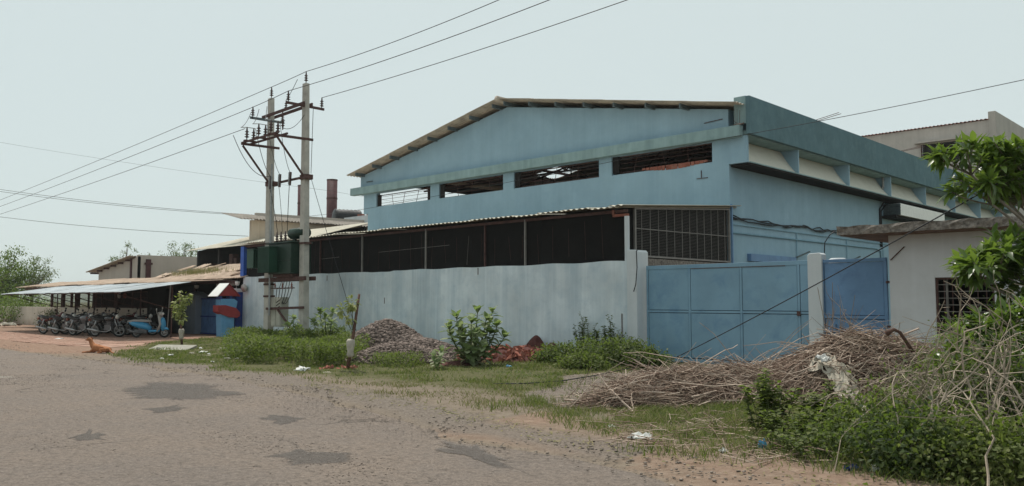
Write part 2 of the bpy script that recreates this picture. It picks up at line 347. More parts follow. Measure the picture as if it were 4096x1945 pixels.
def unit(a): return a/np.maximum(np.linalg.norm(a, axis=-1, keepdims=True), 1e-9)
def rdir(n): return unit(RNG.normal(size=(n, 3)))
def leaves(P, D, N, L, W, fold=.12, droop=.15, wide=.45):
    P, D, N = np.asarray(P, float), unit(np.asarray(D, float)), np.asarray(N, float); n = len(P)
    L = np.broadcast_to(np.asarray(L, float), (n,))[:, None]; W = np.broadcast_to(np.asarray(W, float), (n,))[:, None]
    sd_ = unit(np.cross(D, N)); N = np.cross(sd_, D)
    c = P+D*L*wide; V = np.stack([P, c+sd_*W/2+N*W*fold, c-sd_*W/2+N*W*fold, P+D*L-N*L*droop, c], 1)
    F = np.array([(0, 2, 4), (2, 3, 4), (3, 1, 4), (1, 0, 4)])[None]+np.arange(n)[:, None, None]*5
    return V.reshape(-1, 3), F.reshape(-1, 3)
def leafobj(name, P, D, N, L, W, mat, parent=None, kind=None, **k):
    V, F = leaves(P, D, N, L, W, **k); return bulk(name, V, F, mat, parent, np.repeat(RNG.random(len(P)), 5), kind)
def blades(P, H, Wd, lean=.5):
    """grass: one bent blade of two triangles each"""
    n = len(P); a = RNG.random(n)*6.283; sd_ = np.stack([np.cos(a), np.sin(a), 0*a], 1); ln = rdir(n)*lean; ln[:, 2] = 0
    top = P+(np.array([0, 0, 1])+ln)*H[:, None]; mid = P+(np.array([0, 0, .55])+ln*.3)*H[:, None]
    V = np.stack([P-sd_*Wd[:, None]/2, P+sd_*Wd[:, None]/2, mid+sd_*Wd[:, None]*.4, top, mid-sd_*Wd[:, None]*.4], 1).reshape(-1, 3)
    F = (np.array([(0, 1, 2), (0, 2, 4), (4, 2, 3)])[None]+np.arange(n)[:, None, None]*5).reshape(-1, 3)
    return V, F
OCT = np.array([(1, 0, 0), (-1, 0, 0), (0, 1, 0), (0, -1, 0), (0, 0, 1), (0, 0, -1)], float)
OCF = np.array([(0, 2, 4), (2, 1, 4), (1, 3, 4), (3, 0, 4), (2, 0, 5), (1, 2, 5), (3, 1, 5), (0, 3, 5)])
CUB = np.array([(x, y, z) for x in (-1, 1) for y in (-1, 1) for z in (-1, 1)], float)
CUF = np.array([(0, 1, 3), (0, 3, 2), (4, 6, 7), (4, 7, 5), (0, 4, 5), (0, 5, 1), (2, 3, 7), (2, 7, 6), (0, 2, 6), (0, 6, 4), (1, 5, 7), (1, 7, 3)])
def stones(P, size, flat=.6, base=CUB, bf=CUF):
    n = len(P); q = RNG.normal(size=(n, 3, 3)); q, _ = np.linalg.qr(q)
    sc = size[:, None]*RNG.uniform(.5, 1., (n, 3)); v = base[None]*.62*RNG.uniform(.65, 1.25, (n, len(base), 1))*sc[:, None, :]
    v = np.einsum('nij,nkj->nki', q, v); v[:, :, 2] *= flat
    return (v+P[:, None, :]).reshape(-1, 3), (bf[None]+np.arange(n)[:, None, None]*len(base)).reshape(-1, 3), np.repeat(RNG.random(n), len(base))
def inpoly(x, y, poly):
    x, y = np.asarray(x), np.asarray(y); c = np.zeros(x.shape, bool); n = len(poly)
    for i in range(n):
        x0, y0 = poly[i][:2]; x1, y1 = poly[(i+1) % n][:2]
        k = (y0 > y) != (y1 > y); c ^= k & (x < (x1-x0)*(y-y0)/((y1-y0) if y1 != y0 else 1e-9)+x0)
    return c
def sample(poly, n):
    p = np.array([q[:2] for q in poly]); lo, hi = p.min(0), p.max(0); out = np.zeros((0, 2))
    while len(out) < n:
        q = RNG.uniform(lo, hi, (n*2, 2)); out = np.vstack([out, q[inpoly(q[:, 0], q[:, 1], poly)]])
    return out[:n]
def vnoise(x, y, s, seed=0):
    """smooth value noise for terrain and planting density, 0..1"""
    x = np.asarray(x, float)/s+seed*17.3; y = np.asarray(y, float)/s-seed*9.1; xi, yi = np.floor(x), np.floor(y); fx, fy = x-xi, y-yi
    fx, fy = fx*fx*(3-2*fx), fy*fy*(3-2*fy); h = lambda a, b: np.modf(np.abs(np.sin(a*127.1+b*311.7+seed)*43758.5453))[0]
    return (h(xi, yi)*(1-fx)+h(xi+1, yi)*fx)*(1-fy)+(h(xi, yi+1)*(1-fx)+h(xi+1, yi+1)*fx)*fy
def pxpoly(l): return [tuple(gp(*q)[:2]) for q in l]
def sheet_mesh(name, width, length, waves, amp=.022, thick=.007):
    """corrugated sheet: x across the waves, y down the slope"""
    n = waves*6; xs = np.linspace(0, width, n+1); z = amp*np.sin(xs/width*waves*2*math.pi)
    V = []
    for zz in (0, -thick):
        for yy in (0, length): V += [(x, yy, h+zz) for x, h in zip(xs, z)]
    m = n+1; F = []
    for i in range(n):
        F += [(i, i+1, m+i+1, m+i), (2*m+i, 3*m+i, 3*m+i+1, 2*m+i+1), (i, 2*m+i, 2*m+i+1, i+1), (m+i, m+i+1, 3*m+i+1, 3*m+i)]
    F += [(0, m, 3*m, 2*m), (n, 2*m+n, 3*m+n, m+n)]
    me = bpy.data.meshes.new(name); me.from_pydata(V, [], F); me.update(); return me
def put(name, me, mat, parent, origin, xdir, ydir, jit=0):
    """place a shared mesh with its x and y along the given directions"""
    xd = Vector(xdir).normalized(); yd = Vector(ydir).normalized(); zd = xd.cross(yd).normalized(); yd = zd.cross(xd)
    m = Matrix((xd, yd, zd)).transposed().to_4x4()
    if jit: m = m @ Matrix.Rotation(random.uniform(-jit, jit), 4, 'Z') @ Matrix.Rotation(random.uniform(-jit, jit)*.5, 4, 'X')
    m.translation = Vector([float(q) for q in origin])-rootloc(parent)
    o = link(name, me, mat, parent); o.matrix_local = m; return o
def sagline(a, b, sag, n=24):
    a, b = np.array(a, float), np.array(b, float)
    return [a+(b-a)*t-np.array([0, 0, sag*4*t*(1-t)]) for t in np.linspace(0, 1, n)]

# ------------------------------------------------------------------ ground and road
def road_edge(x): return np.interp(x, [-400, -60, -31, -22, -16.7, -11.3, -7.7, -5, -4, 4, 400], [9, 7.6, 7.7, 8.1, 8.2, 7.4, 6.5, 6.4, 6.2, 5.8, 5])
def grass_edge(x): return np.interp(x, [-26.5, -24, -21, -17.9, -14.9, -11.2, -8, -6, -5, -4, -3, 6], [9.3, 8.8, 8.5, 8.7, 8.8, 8.3, 7.7, 7.3, 7.3, 7.3, 7.3, 7.2])
GRASS_LEFT = pxpoly([(440, 1415), (520, 1390), (620, 1368), (800, 1352), (940, 1347), (980, 1346)])
DRIVE = pxpoly([(2080, 1585), (2250, 1505), (2500, 1490), (2640, 1458), (3240, 1460), (3200, 1520), (2900, 1560), (2450, 1640), (2130, 1640)])
def grass_mask(x, y):
    x, y = np.asarray(x, float), np.asarray(y, float)
    lx = np.array([p[0] for p in GRASS_LEFT]); ly = np.array([p[1] for p in GRASS_LEFT]); o = np.argsort(ly)
    left = np.interp(y, ly[o], lx[o]); wob = (vnoise(x, y, 1.3, 3)-.5)*1.3
    m = np.clip((y-grass_edge(x)+wob)/.9, 0, 1)*np.clip((x-left+wob)/1., 0, 1)*(y < 18.6)
    m = m*np.where(inpoly(x+wob*.6, y+wob*.4, DRIVE), .12, 1.); m = m*(x < 3)
    return m
xs = np.concatenate([[-2500, -1500, -900, -600, -400, -280, -200, -150, -120, -100, -86, -76, -69, -65], np.arange(-62, 6.01, .2), [7, 8.5, 11, 15, 22, 35, 60, 100, 200, 400, 900, 1800]])
ys = np.concatenate([[-1500, -700, -300, -120, -60, -30, -18, -12, -9, -8], np.arange(-7, 24.01, .2), [25, 27, 30, 35, 42, 50, 60, 75, 95, 130, 180, 260, 400, 700, 1200, 2500]])
GX, GY = np.meshgrid(xs, ys); gx, gy = GX.ravel(), GY.ravel()
inr = np.clip((gy-road_edge(gx)+(vnoise(gx, gy, .7, 5)-.5)*.7+.15)/.5, 0, 1)*1.
hz = -.035+inr*(.04+(vnoise(gx, gy, 1.1, 1)-.5)*.05+(vnoise(gx, gy, .35, 2)-.5)*.025)
hz = np.where(gy < -6.5, .0, hz); gm = grass_mask(gx, gy); hz += gm*.02*inr
hz = np.where((gy > 18.2) | (gx < -36) & (gy > 11.5), np.minimum(hz, -.01), hz)
redm = np.clip(.12+.88*np.clip((-gx-24)/6, 0, 1)*(gy > 8)*(gy < 20)+.40*(gx > -8)*(gy < 9), 0, 1)*inr
grv = np.clip(1.05-np.abs(gy-road_edge(gx)-.75)/.9, 0, 1)*(gx < -5)*(gx > -24)+inpoly(gx, gy, DRIVE)*.75
idx = np.arange(len(gx)).reshape(GX.shape)
F4 = np.stack([idx[:-1, :-1], idx[:-1, 1:], idx[1:, 1:], idx[1:, :-1]], -1).reshape(-1, 4)
g = bulk('ground', np.stack([gx, gy, hz], 1), F4, 'ground', None, None, 'structure', True, {'grass': np.where(gy > 30, .7, gm*(1-.75*np.clip(1.3-np.hypot((gx+10.5)/6., (gy-9.0)/1.7), 0, 1))), 'red': redm, 'gravel': np.clip(grv, 0, 1)})
rx = np.concatenate([[-300, -200, -140, -100, -80, -70], np.arange(-64, 12.1, .25), [16, 24, 40, 80, 200]]); V = []; F = []
NR = 12
for i, x in enumerate(rx):
    e = road_edge(x)+.15+.25*(vnoise(x, 0, .8, 4)-.5)
    for j in range(NR): V.append((x, -6.2+(e+6.2)*j/(NR-1), .004-.02*(j in (0, NR-1))))
F = [(i*NR+j, (i+1)*NR+j, (i+1)*NR+j+1, i*NR+j+1) for i in range(len(rx)-1) for j in range(NR-1)]
bulk('road', V, F, 'road', None, None, 'structure', True)
def blob_sheet(name, l, z, mat, wob=.12, kind='structure'):
    p = np.array(pxpoly(l)); c = p.mean(0); n = len(p); pts = []
    for i in range(n):
        a, b = p[i], p[(i+1) % n]; m = max(2, int(np.linalg.norm(b-a)/.12))
        for k in range(m): q = a+(b-a)*k/m; pts.append(q+(np.array([vnoise(q[0], q[1], .22, 6), vnoise(q[0], q[1], .22, 7)])-.5)*2*wob)
    pts = np.array(pts); a_ = np.arctan2(pts[:, 1]-c[1], pts[:, 0]-c[0]); pts = pts[np.argsort(a_)] if kind == 'structure' and wob > .15 else pts; m = len(pts); V = np.vstack([[*c, z], np.c_[pts, np.full(m, z-.003)]])
    inner = c+(pts-c)*.55; V = np.vstack([V, np.c_[inner, np.full(m, z-.001)]])
    F = np.array([(0, 1+m+i, 1+m+(i+1) % m) for i in range(m)]+[q for i in range(m) for q in ((1+m+i, 1+i, 1+(i+1) % m), (1+m+i, 1+(i+1) % m, 1+m+(i+1) % m))]); return bulk(name, V, F, mat, None, None, kind, False, {'cover': np.r_[1., np.zeros(m), np.ones(m)]})
for k, l in enumerate([[(430, 1560), (600, 1522), (830, 1528), (1020, 1580), (900, 1602), (720, 1608), (520, 1600)], [(560, 1632), (690, 1618), (745, 1640), (700, 1660), (590, 1655)],
        [(1060, 1815), (1180, 1788), (1330, 1800), (1415, 1835), (1330, 1862), (1150, 1868)], [(1700, 1752), (1850, 1770), (2010, 1830), (2060, 1880), (1900, 1850), (1760, 1800)],
        [(280, 1735), (350, 1720), (410, 1740), (390, 1772), (320, 1770)], [(1060, 1655), (1200, 1660), (1240, 1690), (1130, 1700), (1040, 1680)]]):
    blob_sheet('road_patch', l, .009, 'patch', .22)
blob_sheet('road_marking', [(-60, 1507), (40, 1508), (50, 1511), (-60, 1511)], .009, 'ply', .06)
# paved red apron in front of the parked bikes
AX0, AX1, AY0, AY1 = -50., -31.5, 10.4, 13.3
APR = pxpoly([(-250, 1352), (0, 1362), (250, 1382), (420, 1392), (540, 1385), (640, 1366), (780, 1356), (900, 1352), (780, 1340), (420, 1330), (-250, 1325)])
apr = blob_sheet('paved_apron', [(-250, 1352), (0, 1362), (250, 1382), (420, 1392), (540, 1385), (640, 1366), (780, 1356), (900, 1352), (780, 1340), (420, 1330), (-250, 1325)], .012, 'paver', .1)
V = []; F = []; pb = B()
for j in range(60):
    y = 9.6+j*.16
    x = -60.+(j % 2)*.15
    while x < -32:
        if inpoly(np.array(x+.14), np.array(y+.07), APR):
            d = random.uniform(-.004, .004); pb.box(x+.012, x+.288, y+.012, y+.148, .0, .022+d)
        x += .3
o = pb.build('paver', 'paver', apr, kind='stuff')

# ------------------------------------------------------------------ blue factory shed
YB, XB, XL, YE = 24.4, -13.7, -34.0, 58.0
fac = thing('factory_building', 'long pale blue factory hall with low gable roof and slot windows', 'building', (-24, 24.4, 0))
WINS = [(-33.3, -29.12, 6.29, 6.88), (-28.5, -24.34, 6.30, 6.93), (-23.71, -19.19, 6.33, 6.95), (-18.59, -14.33, 6.35, 6.98)]
m = B(); m.box(XL, XB, YB, YB+.23, -.1, 6.29)
xx = [XL]+[q for w in WINS for q in w[:2]]+[XB]
for i in range(0, len(xx), 2): m.box(xx[i], xx[i+1], YB+.001, YB+.231, 6.29, 6.98)
RID = (-24.1, 9.93)
m.prism([(-34.65, 6.98), (XB, 6.98), (XB, 8.0), (RID[0], RID[1]-.12), (-34.65, 7.95)], 1, YB, YB+.23)
m.box(-34.36, XL, YB, YB+.35, 6.0, 6.98)
m.build('gable_wall', 'blue_wall', fac)
m = B(); m.box(XB-.23, XB, YB+.23, YE, -.1, 8.0)
side = m.build('side_wall', 'blue_wall', fac)
m = B(); m.box(XL, XL+.23, YB+.23, YE, -.1, 6.3); m.box(XL, XL+.23, YB+.23, YE, 7.6, 8.0)
for y in np.arange(YB+.3, YE, 4.2): m.box(XL, XL+.22, y+3.6, y+4.2, 6.3, 7.6)
m.build('rear_side_wall', 'inside', fac)
m = B(); m.prism([(XL, -.1), (XB, -.1), (XB, 8), (RID[0], 9.8), (XL, 8)], 1, YE, YE+.23); m.build('end_wall', 'inside', fac)
B().box(-35.18, -13.15, YB-.28, YB, 6.99, 7.36).build('lintel_beam', 'blue_beam', fac, bevel=.012)
for i, (a, b, c, d) in enumerate(WINS):
    w = B().box(a, b, YB+.16, YB+.2, c, c+.035).box(a, b, YB+.16, YB+.2, d-.035, d).box(a, a+.035, YB+.161, YB+.199, c, d).box(b-.035, b, YB+.161, YB+.199, c, d).build('window', 'rust', fac)
    for z in (c+.18, c+.36, c+.50): B().bar((a, YB+.18, z), (b, YB+.18, z), .014).build('window_bar', 'rust', w)
    for x in np.linspace(a, b, 5)[1:-1]: B().bar((x+random.uniform(-.2, .2), YB+.175, c), (x, YB+.175, d), .016).build('window_bar', 'rust', w)
    B().box(a+.002, a+.30, YB+.07, YB+.11, c, d).build('shutter_leaf', 'dark', w)
# broken brick under the fourth slot window
for k in range(16):
    x = -17.2+k*.17; h = .10*math.sin(k/15*math.pi)+.03
    B().box(x, x+random.uniform(.13, .165), YB-.006-random.random()*.01, YB+.05, 6.352-h, 6.40).build('broken_brick', 'brick', fac)
# roof sheets, purlins, trusses
XRW = -34.95; NYC = 17
for sx, (ex, ez) in ((-1, (XRW, 8.02)), (1, (-13.2, 8.06))):
    top = Vector((RID[0]+.02*sx, 0, RID[1]+.10)); bot = Vector((ex, 0, ez)); L = (bot-top).length; dr = (bot-top).normalized(); nseg = 6
    seg = L/nseg; me = sheet_mesh('corrugated_sheet', 2.06, seg+.14, 11); me2 = me
    for j in range(NYC):
        y0 = YB-.62+j*2.0
        for k in range(nseg):
            if sx < 0 and j == 5 and k == 3: continue           # a missing sheet lets the sky in
            p = top+dr*seg*k; up = .010*(nseg-k)+.004*(j % 2)
            if sx > 0: put('roof_sheet', me, 'asbestos', fac, (p.x, y0+2.06, p.z+up), (0, -1, 0), dr, .0035)
            else: put('roof_sheet', me, 'asbestos', fac, (p.x, y0, p.z+up), (0, 1, 0), dr, .0035)
    for k in range(8 if sx < 0 else 7):
        t = .03+k*(.94/7.2); p = top+dr*L*t
        B().box(p.x-.03, p.x+.03, YB-.55, YB+1.2, p.z-.21, p.z-.06).box(p.x-.03, p.x+.07, YB-.55, YB+1.2, p.z-.225, p.z-.211).build('purlin', 'purlin', fac)
        B().box(p.x-.03, p.x+.03, YB+1.2, YE, p.z-.20, p.z-.07).build('purlin', 'rust', fac)
B().tube([(RID[0], YB-.64, RID[1]+.13), (RID[0], YE, RID[1]+.13)], .13, 10).build('ridge_cap', 'asbestos', fac, True)
for y in np.arange(YB+3.5, YE, 5.2):
    m = B(); m.bar((XL+.2, y, 7.6), (RID[0], y, 9.6), .08); m.bar((XB-.2, y, 7.6), (RID[0], y, 9.6), .08); m.bar((XL+.2, y, 7.45), (XB-.2, y, 7.45), .08)
    for k in range(1, 10):
        x = XL+(XB-XL)*k/10; zt = 9.6-2.0*abs(x-RID[0])/10.3; m.bar((x, y, 7.45), (x, y, zt), .05)
        x2 = XL+(XB-XL)*(k+(1 if x < RID[0] else -1))/10; m.bar((x, y, zt), (x2, y, 7.45), .05)
    m.build('roof_truss', 'rust', fac)
# side parapet, scoops and fins
m = B(); m.box(-13.02, -12.88, YB-.08, YE, 7.06, 8.32); par = m.build('parapet', 'teal', fac, bevel=.01)
B().box(-13.45, -13.02, YB-.07, YB+.1, 7.42, 8.34).build('parapet_return', 'blue_beam', fac, bevel=.01)
B().box(-13.70, -13.022, YB+.005, YE-.01, 7.03, 7.197).build('eaves_slab', 'blue_beam', fac)
B().box(-13.69, -13.03, YB-.02, YB+.10, 6.14, 7.03).build('end_plate', 'blue_wall', fac, bevel=.008)
B().box(-13.69, -12.98, YB+.1, YE-1.5, 6.06, 6.13).build('bottom_ledge', 'dark', fac)
B().box(-13.03, -12.965, YB+.1, YE-1.5, 6.131, 6.17).build('ledge_lip', 'blue_beam', fac)
fins = [28.1+4.52*k for k in range(7)]
yb = [YB+.1]+fins
for k, y in enumerate(fins): B().box(-13.69, -13.0, y-.03, y+.03, 6.131, 7.029).build('fin', 'blue_wall', fac)
for k in range(len(fins)):
    a, b = yb[k]+(.03 if k else 0), yb[k+1]-.03; pr = []
    for t in np.linspace(0, 1, 9): pr.append((-13.06-.60*t, 6.16+.86*(.75*t+.25*t*t)))
    V = [(x, y, z) for (x, z) in pr for y in (a, b)]+[(x-.03, y, z-.03) for (x, z) in pr for y in (a, b)]; n = 2*len(pr)
    F = [(2*i, 2*i+1, 2*i+3, 2*i+2) for i in range(len(pr)-1)]+[(n+2*i, n+2*i+2, n+2*i+3, n+2*i+1) for i in range(len(pr)-1)]
    MB().add(V, F).build('air_scoop', 'scoop', fac, True)
B().tube([(-13.3, 37.05, 7.03), (-13.3, 37.05, 6.6), (-13.4, 37.0, 6.35)], .05, 8).build('rain_pipe', 'steel', fac)
# bare reinforcement and broken concrete on the corner
m = B()
for k, (x, y) in enumerate(((-13.35, 24.22), (-13.27, 24.2), (-13.18, 24.2))): m.tube([(x, y, 7.36), (x+.01*k, y, 7.95-.05*k)], .008, 5)
m.tube([(-13.4, 24.2, 7.55), (-13.25, 24.15, 7.42)], .008, 5); m.build('reinforcement_bar', 'rust', fac)
V, F, r_ = stones(np.array([(-13.33+.05*k, 24.16+.03*(k % 2), 7.385) for k in range(7)]), np.full(7, .07)); bulk('broken_concrete', V, F, 'stone', fac, r_)
for (x, y, z, l) in ((-13.3, 29.9, 8.3, 1.5), (-13.3, 38.8, 8.3, 2.4)):
    for q in (0, .18): B().tube([(x, y+q, z), (x+.02, y+q, z+.1), (x+.7, y+q+l*.6, z+.48-.1*q)], .012, 5).build('bent_rod', 'rust', fac)
B().bar((-14.6, YB-.03, 7.66), (-13.9, YB-.03, 7.70), .02).build('wall_bracket', 'rust', fac)
B().bar((-34.1, YB-.03, 7.62), (-33.6, YB-.03, 7.62), .04).build('wall_bracket', 'purlin', fac)
B().bar((-14.75, YB-.02, 6.05), (-14.75, YB-.02, 5.8), .02).bar((-14.93, YB-.02, 5.78), (-14.5, YB-.02, 5.78), .02).build('wall_bracket', 'rust', fac)
# doors, pipes and cables on the long side
B().box(-13.7, -13.55, 25.5, 28.9, 2.95, 3.2).build('door_lintel', 'gate2', fac); B().box(-13.69, -13.62, 26.1, 28.6, 0, 2.94).build('side_door', 'inside', fac)
xw = -13.66
def wavy(y0, y1, z0, z1, a, n=26, s=1): return [(xw+.03, y0+(y1-y0)*t, z0+(z1-z0)*t+a*(vnoise(t*37, s*5., 1.6, s)-.5)) for t in np.linspace(0, 1, n)]
for s_ in (1, 2, 3): B().tube(wavy(24.4, 38.3, 4.30+.03*s_, 4.30+.03*s_, .16, 40, s_), .022, 5).build('cable_run', 'cable', fac, True)
B().tube([(xw, 24.4, 4.14), (xw, 38.4, 4.14)], .018, 6).build('pipe', 'bluepipe', fac)
B().tube([(xw, 24.4, 3.86), (xw, 37.0, 3.90), (xw, 37.5, 3.8), (xw, 37.6, 2.5)], .03, 6).build('pipe', 'bluepipe', fac, True)
for y in (29.2, 33.8, 37.8): B().tube([(xw, y, 4.14), (xw, y, 2.4)], .018, 6).build('pipe', 'bluepipe', fac)
for y in (29.1, 33.9): B().bar((xw, y, 3.2), (xw+.2, y+.75, 3.45), .05).build('bracket', 'purlin', fac)
m = B(); m.box(-13.69, -12.95, 38.1, 44.2, 5.42, 5.95); m.build('air_duct', 'whitepaint', fac, bevel=.01)
m = B(); m.box(-13.69, -12.96, 38.08, 38.14, 5.43, 5.94)
for z in (5.5, 5.62, 5.74, 5.86): m.box(-13.69, -12.94, 38.0, 38.09, z, z+.03)
m.build('duct_louvre', 'purlin', fac); B().box(-13.69, -13.05, 37.8, 44., 5.30, 5.42).build('duct_shelf', 'dark', fac)
B().tube([(xw, 37.55, 4.0), (xw, 37.55, 5.7), (xw+.1, 37.75, 6.0), (xw+.2, 38.1, 6.0), (xw+.2, 38.3, 5.95)], .035, 6).build('cable_run', 'cable', fac, True)
B().tube([(xw, 37.7, 4.0), (xw, 37.7, 5.6), (xw+.1, 37.95, 5.9), (xw+.2, 38.3, 5.95)], .03, 6).build('cable_run', 'cable', fac, True)

# ------------------------------------------------------------------ boundary wall, lean-to with netting, gates
YW = 18.3
bw = thing('boundary_wall', 'long streaked whitewashed boundary wall below dark netting', 'wall', (-24, YW, 0))
tops = []
for x in np.arange(-35.1, -13.39, .22): tops.append((x, 2.70+.012*math.sin(x*3)+.02*(vnoise(x, 0, .5, 8)-.5)-(.05 if -25.5 < x < -23.9 else 0)*vnoise(x, 1, .2, 9)))
tops.append((-13.42, 2.7))
B().prism([(-35.1, -.2)]+tops+[(-13.42, -.2)], 1, YW, YW+.23).build('wall_panel', 'white_wall', bw)
p1 = B().prism([(-13.42, -.2), (-13.08, -.2), (-13.09, 2.93), (-13.14, 2.99), (-13.39, 3.0), (-13.42, 2.97)], 1, YW-.05, YW+.5).build('gate_pillar', 'pillar', None, bevel=.015)
tag(p1, 'whitewashed gate pillar at the end of the boundary wall with a hanging cable', 'pillar')
B().tube([(-13.15, YW+.1, 3.0), (-13.05, YW-.1, 2.95), (-13.02, YW-.12, 2.5), (-13.06, YW-.13, 2.05), (-13.14, YW-.12, 1.85)], .014, 5).build('hanging_cable', 'cable', p1, True)
for x, z in ((-24.4, 1.5), (-19.4, 2.45), (-28.2, 2.4)): B().box(x-.012, x+.012, YW-.012, YW, z, z+.22).build('wall_stub', 'rust', bw)
B().bar((-13.62, YW-.015, .5), (-13.62, YW-.015, 1.25), .02).build('wall_stub', 'rust', bw)
le = thing('lean_to_shed', 'lean-to with pale sheet roof and dark net sides between wall and blue hall', 'shed', (-24, 21, 0))
me = sheet_mesh('lean_sheet', 1.06, 6.6, 5, .020); nsh = 22
za, zb = 4.22, 4.72; dr = Vector((0, 6.25, zb-za))
for i in range(nsh):
    x = -35.7+i*1.0
    put('roof_sheet', me, 'white_sheet', le, (x, YW-.12, za+.012*(i % 3)+.012*math.sin(i*1.7)), (1, 0, 0), dr, .004)
put('roof_sheet', sheet_mesh('lean_sheet_b', .5, 6.6, 2, .02), 'white_sheet', le, (-13.98, YW-.1, za+.03), (1, 0, 0), dr)
for i, x in enumerate((-35.4, -32.2, -28.9, -26.0, -22.2, -19.2, -17.4)): B().box(x-.022, x+.022, YW+.09, YW+.15, 2.66, 4.12).build('post', 'mesh_wire' if i in (3, 4, 6) else 'rust', le)
B().box(-13.56, -13.46, YW+.06, YW+.16, 2.66, 3.95).build('post', 'pillar', le)
B().box(-13.98, -13.46, YW+.07, YW+.15, 3.95, 4.02).box(-14.0, -13.93, YW+.07, YW+.15, 4.02, 4.15).build('post_bracket', 'brick', le)
B().box(-35.6, -13.5, YW+.10, YW+.16, 4.06, 4.14).build('eaves_rail', 'rust', le)
for i, x in enumerate(np.arange(-35.35, -13.8, 3.1)): B().box(x, min(x+3.09, -13.62), YW+.17, YW+.18, 2.6, 4.18).build('net_panel', 'net', le)
for x in np.arange(-34.9, -13.9, .62):
    z0 = 2.7+random.random()*.3; B().bar((x+random.uniform(-.1, .1), YW+.155, z0), (x, YW+.155, 3.6+random.random()*.4), .006).build('net_rod', 'mesh_wire' if random.random() < .15 else 'rust', le)
B().bar((-25, YW+.155, 3.42), (-21, YW+.155, 3.50), .010).build('net_rod', 'mesh_wire', le); B().bar((-29, YW+.155, 3.3), (-27.6, YW+.155, 3.34), .010).build('net_rod', 'mesh_wire', le)
XE = -13.68
nf = B(); nf.bar((XE, 19.0, 2.88), (XE, 24.3, 2.88), .05); nf.bar((XE, 19.0, 4.22), (XE, 24.3, 4.62), .05); nf.bar((XE, 19.02, 2.88), (XE, 19.02, 4.22), .06); nf.bar((XE, 24.28, 2.88), (XE, 24.28, 4.62), .06)
end = nf.build('mesh_frame', 'mesh_wire', le)
for y in np.linspace(19.35, 24.0, 12): B().bar((XE, y, 2.88), (XE, y, 4.22+.4*(y-19)/5.3), .013).build('mesh_rod', 'mesh_wire', end)
B().bar((XE, 19., 3.66), (XE, 24.3, 3.72), .022).build('mesh_rod', 'mesh_wire', end)
m = B()
for z in np.arange(2.93, 4.55, .045):
    y0 = 19. if z < 4.2 else 19+(z-4.2)/.4*5.3
    if y0 < 24: m.bar((XE-.012, y0, z), (XE-.012, 24.3, z), .004)
m.build('mesh_wire', 'mesh_wire', end, kind='stuff')
B().box(XE-.10, XE-.09, 18.6, 24.3, 2.7, 4.3).prism([(18.6, 4.3), (24.3, 4.3), (24.3, 4.62)], 0, XE-.10, XE-.09).build('net_panel', 'net', le)
B().box(XE-.05, XE+.05, 18.8, 24.35, 2.62, 2.82).build('lower_rail', 'concrete', le); B().box(XE-.15, XE-.03, 18.8, 24.35, -.1, 2.62).build('side_wall', 'blue_wall', le)
B().bar((-13.62, 24.36, 2.6), (-13.62, 24.36, 4.8), .06).build('post', 'gate2', le)
B().box(-35.45, -35.14, YW+.02, YW+.2, 2.66, 4.1).build('corner_post', 'bluepaint', le)
# main gate
YG = 18.6
mg = thing('main_gate', 'wide blue sheet metal sliding gate with faint panel seams between two pillars', 'gate', (-10.6, YG, 0))
xg = [-12.98, -11.66, -10.18, -8.68, -8.25]; zg = [.08, 1.32, 2.5]
for i in range(4):
    for j in range(2): B().box(xg[i]+.040, xg[i+1]-.040, YG-.004*(i % 2), YG+.03, zg[j]+.042, zg[j+1]-.042).build('gate_panel', 'gate', mg, bevel=.006)
for x in xg: B().box(x-.03, x+.03, YG-.012, YG+.04, .06, 2.52).build('gate_stile', 'gate', mg, bevel=.004)
for z, h in ((.05, .05), (1.32, .028), (2.5, .05)): B().box(xg[0]-.03, xg[-1]+.03, YG-.016, YG+.043, z-h, z+h).build('gate_rail', 'gate', mg, bevel=.004)
B().box(xg[0]+.04, xg[-1]-.04, YG+.045, YG+.055, .06, 2.5).build('backing_sheet', 'dark', mg)
B().box(-11.6, -9.0, YG-.019, YG-.012, 2.435, 2.448).build('rust_line', 'gate_rust', mg)
B().box(-8.72, -8.64, YG-.05, YG-.01, 1.25, 1.36).build('gate_latch', 'rust', mg)
p2 = B().prism([(-8.31, -.2), (-7.97, -.2), (-7.97, 2.66), (-8.02, 2.70), (-8.26, 2.69), (-8.31, 2.64)], 1, YW-.03, YW+.24).build('gate_pillar', 'pillar', None, bevel=.015)
tag(p2, 'whitewashed pillar between the wide gate and the small gate', 'pillar')
B().lathe([(.20, 0), (.20, 2.66), (.15, 2.69)], (-7.86, 18.9, -.1), (0, 0, 1), 14).build('round_shaft', 'pillar', p2, True)
B().tube([(-8.0, 18.5, 2.7), (-8.0, 18.55, 2.95), (-7.9, 18.6, 3.12), (-7.78, 18.62, 3.2)], .012, 5).build('cable_stub', 'cable', p2, True)
sg = thing('wicket_gate', 'narrow darker blue metal gate hinged on the gatehouse', 'gate', (-7.3, YG, 0))
B().box(-7.945, -6.645, YG-.25, YG-.22, 1.285, 2.455).build('gate_panel', 'gate2', sg, bevel=.006); B().box(-7.945, -6.645, YG-.25, YG-.22, .135, 1.195).build('gate_panel', 'gate2', sg, bevel=.006)
B().box(-7.95, -6.63, YG-.205, YG-.20, .1, 2.46).build('backing_sheet', 'dark', sg)
for x in (-7.99, -6.60): B().box(x-.035, x+.035, YG-.27, YG-.20, .08, 2.54).build('gate_stile', 'gate2', sg, bevel=.004)
for z in (.09, 1.24, 2.5): B().box(-8.0, -6.58, YG-.275, YG-.195, z-.035, z+.035).build('gate_rail', 'gate2', sg, bevel=.004)
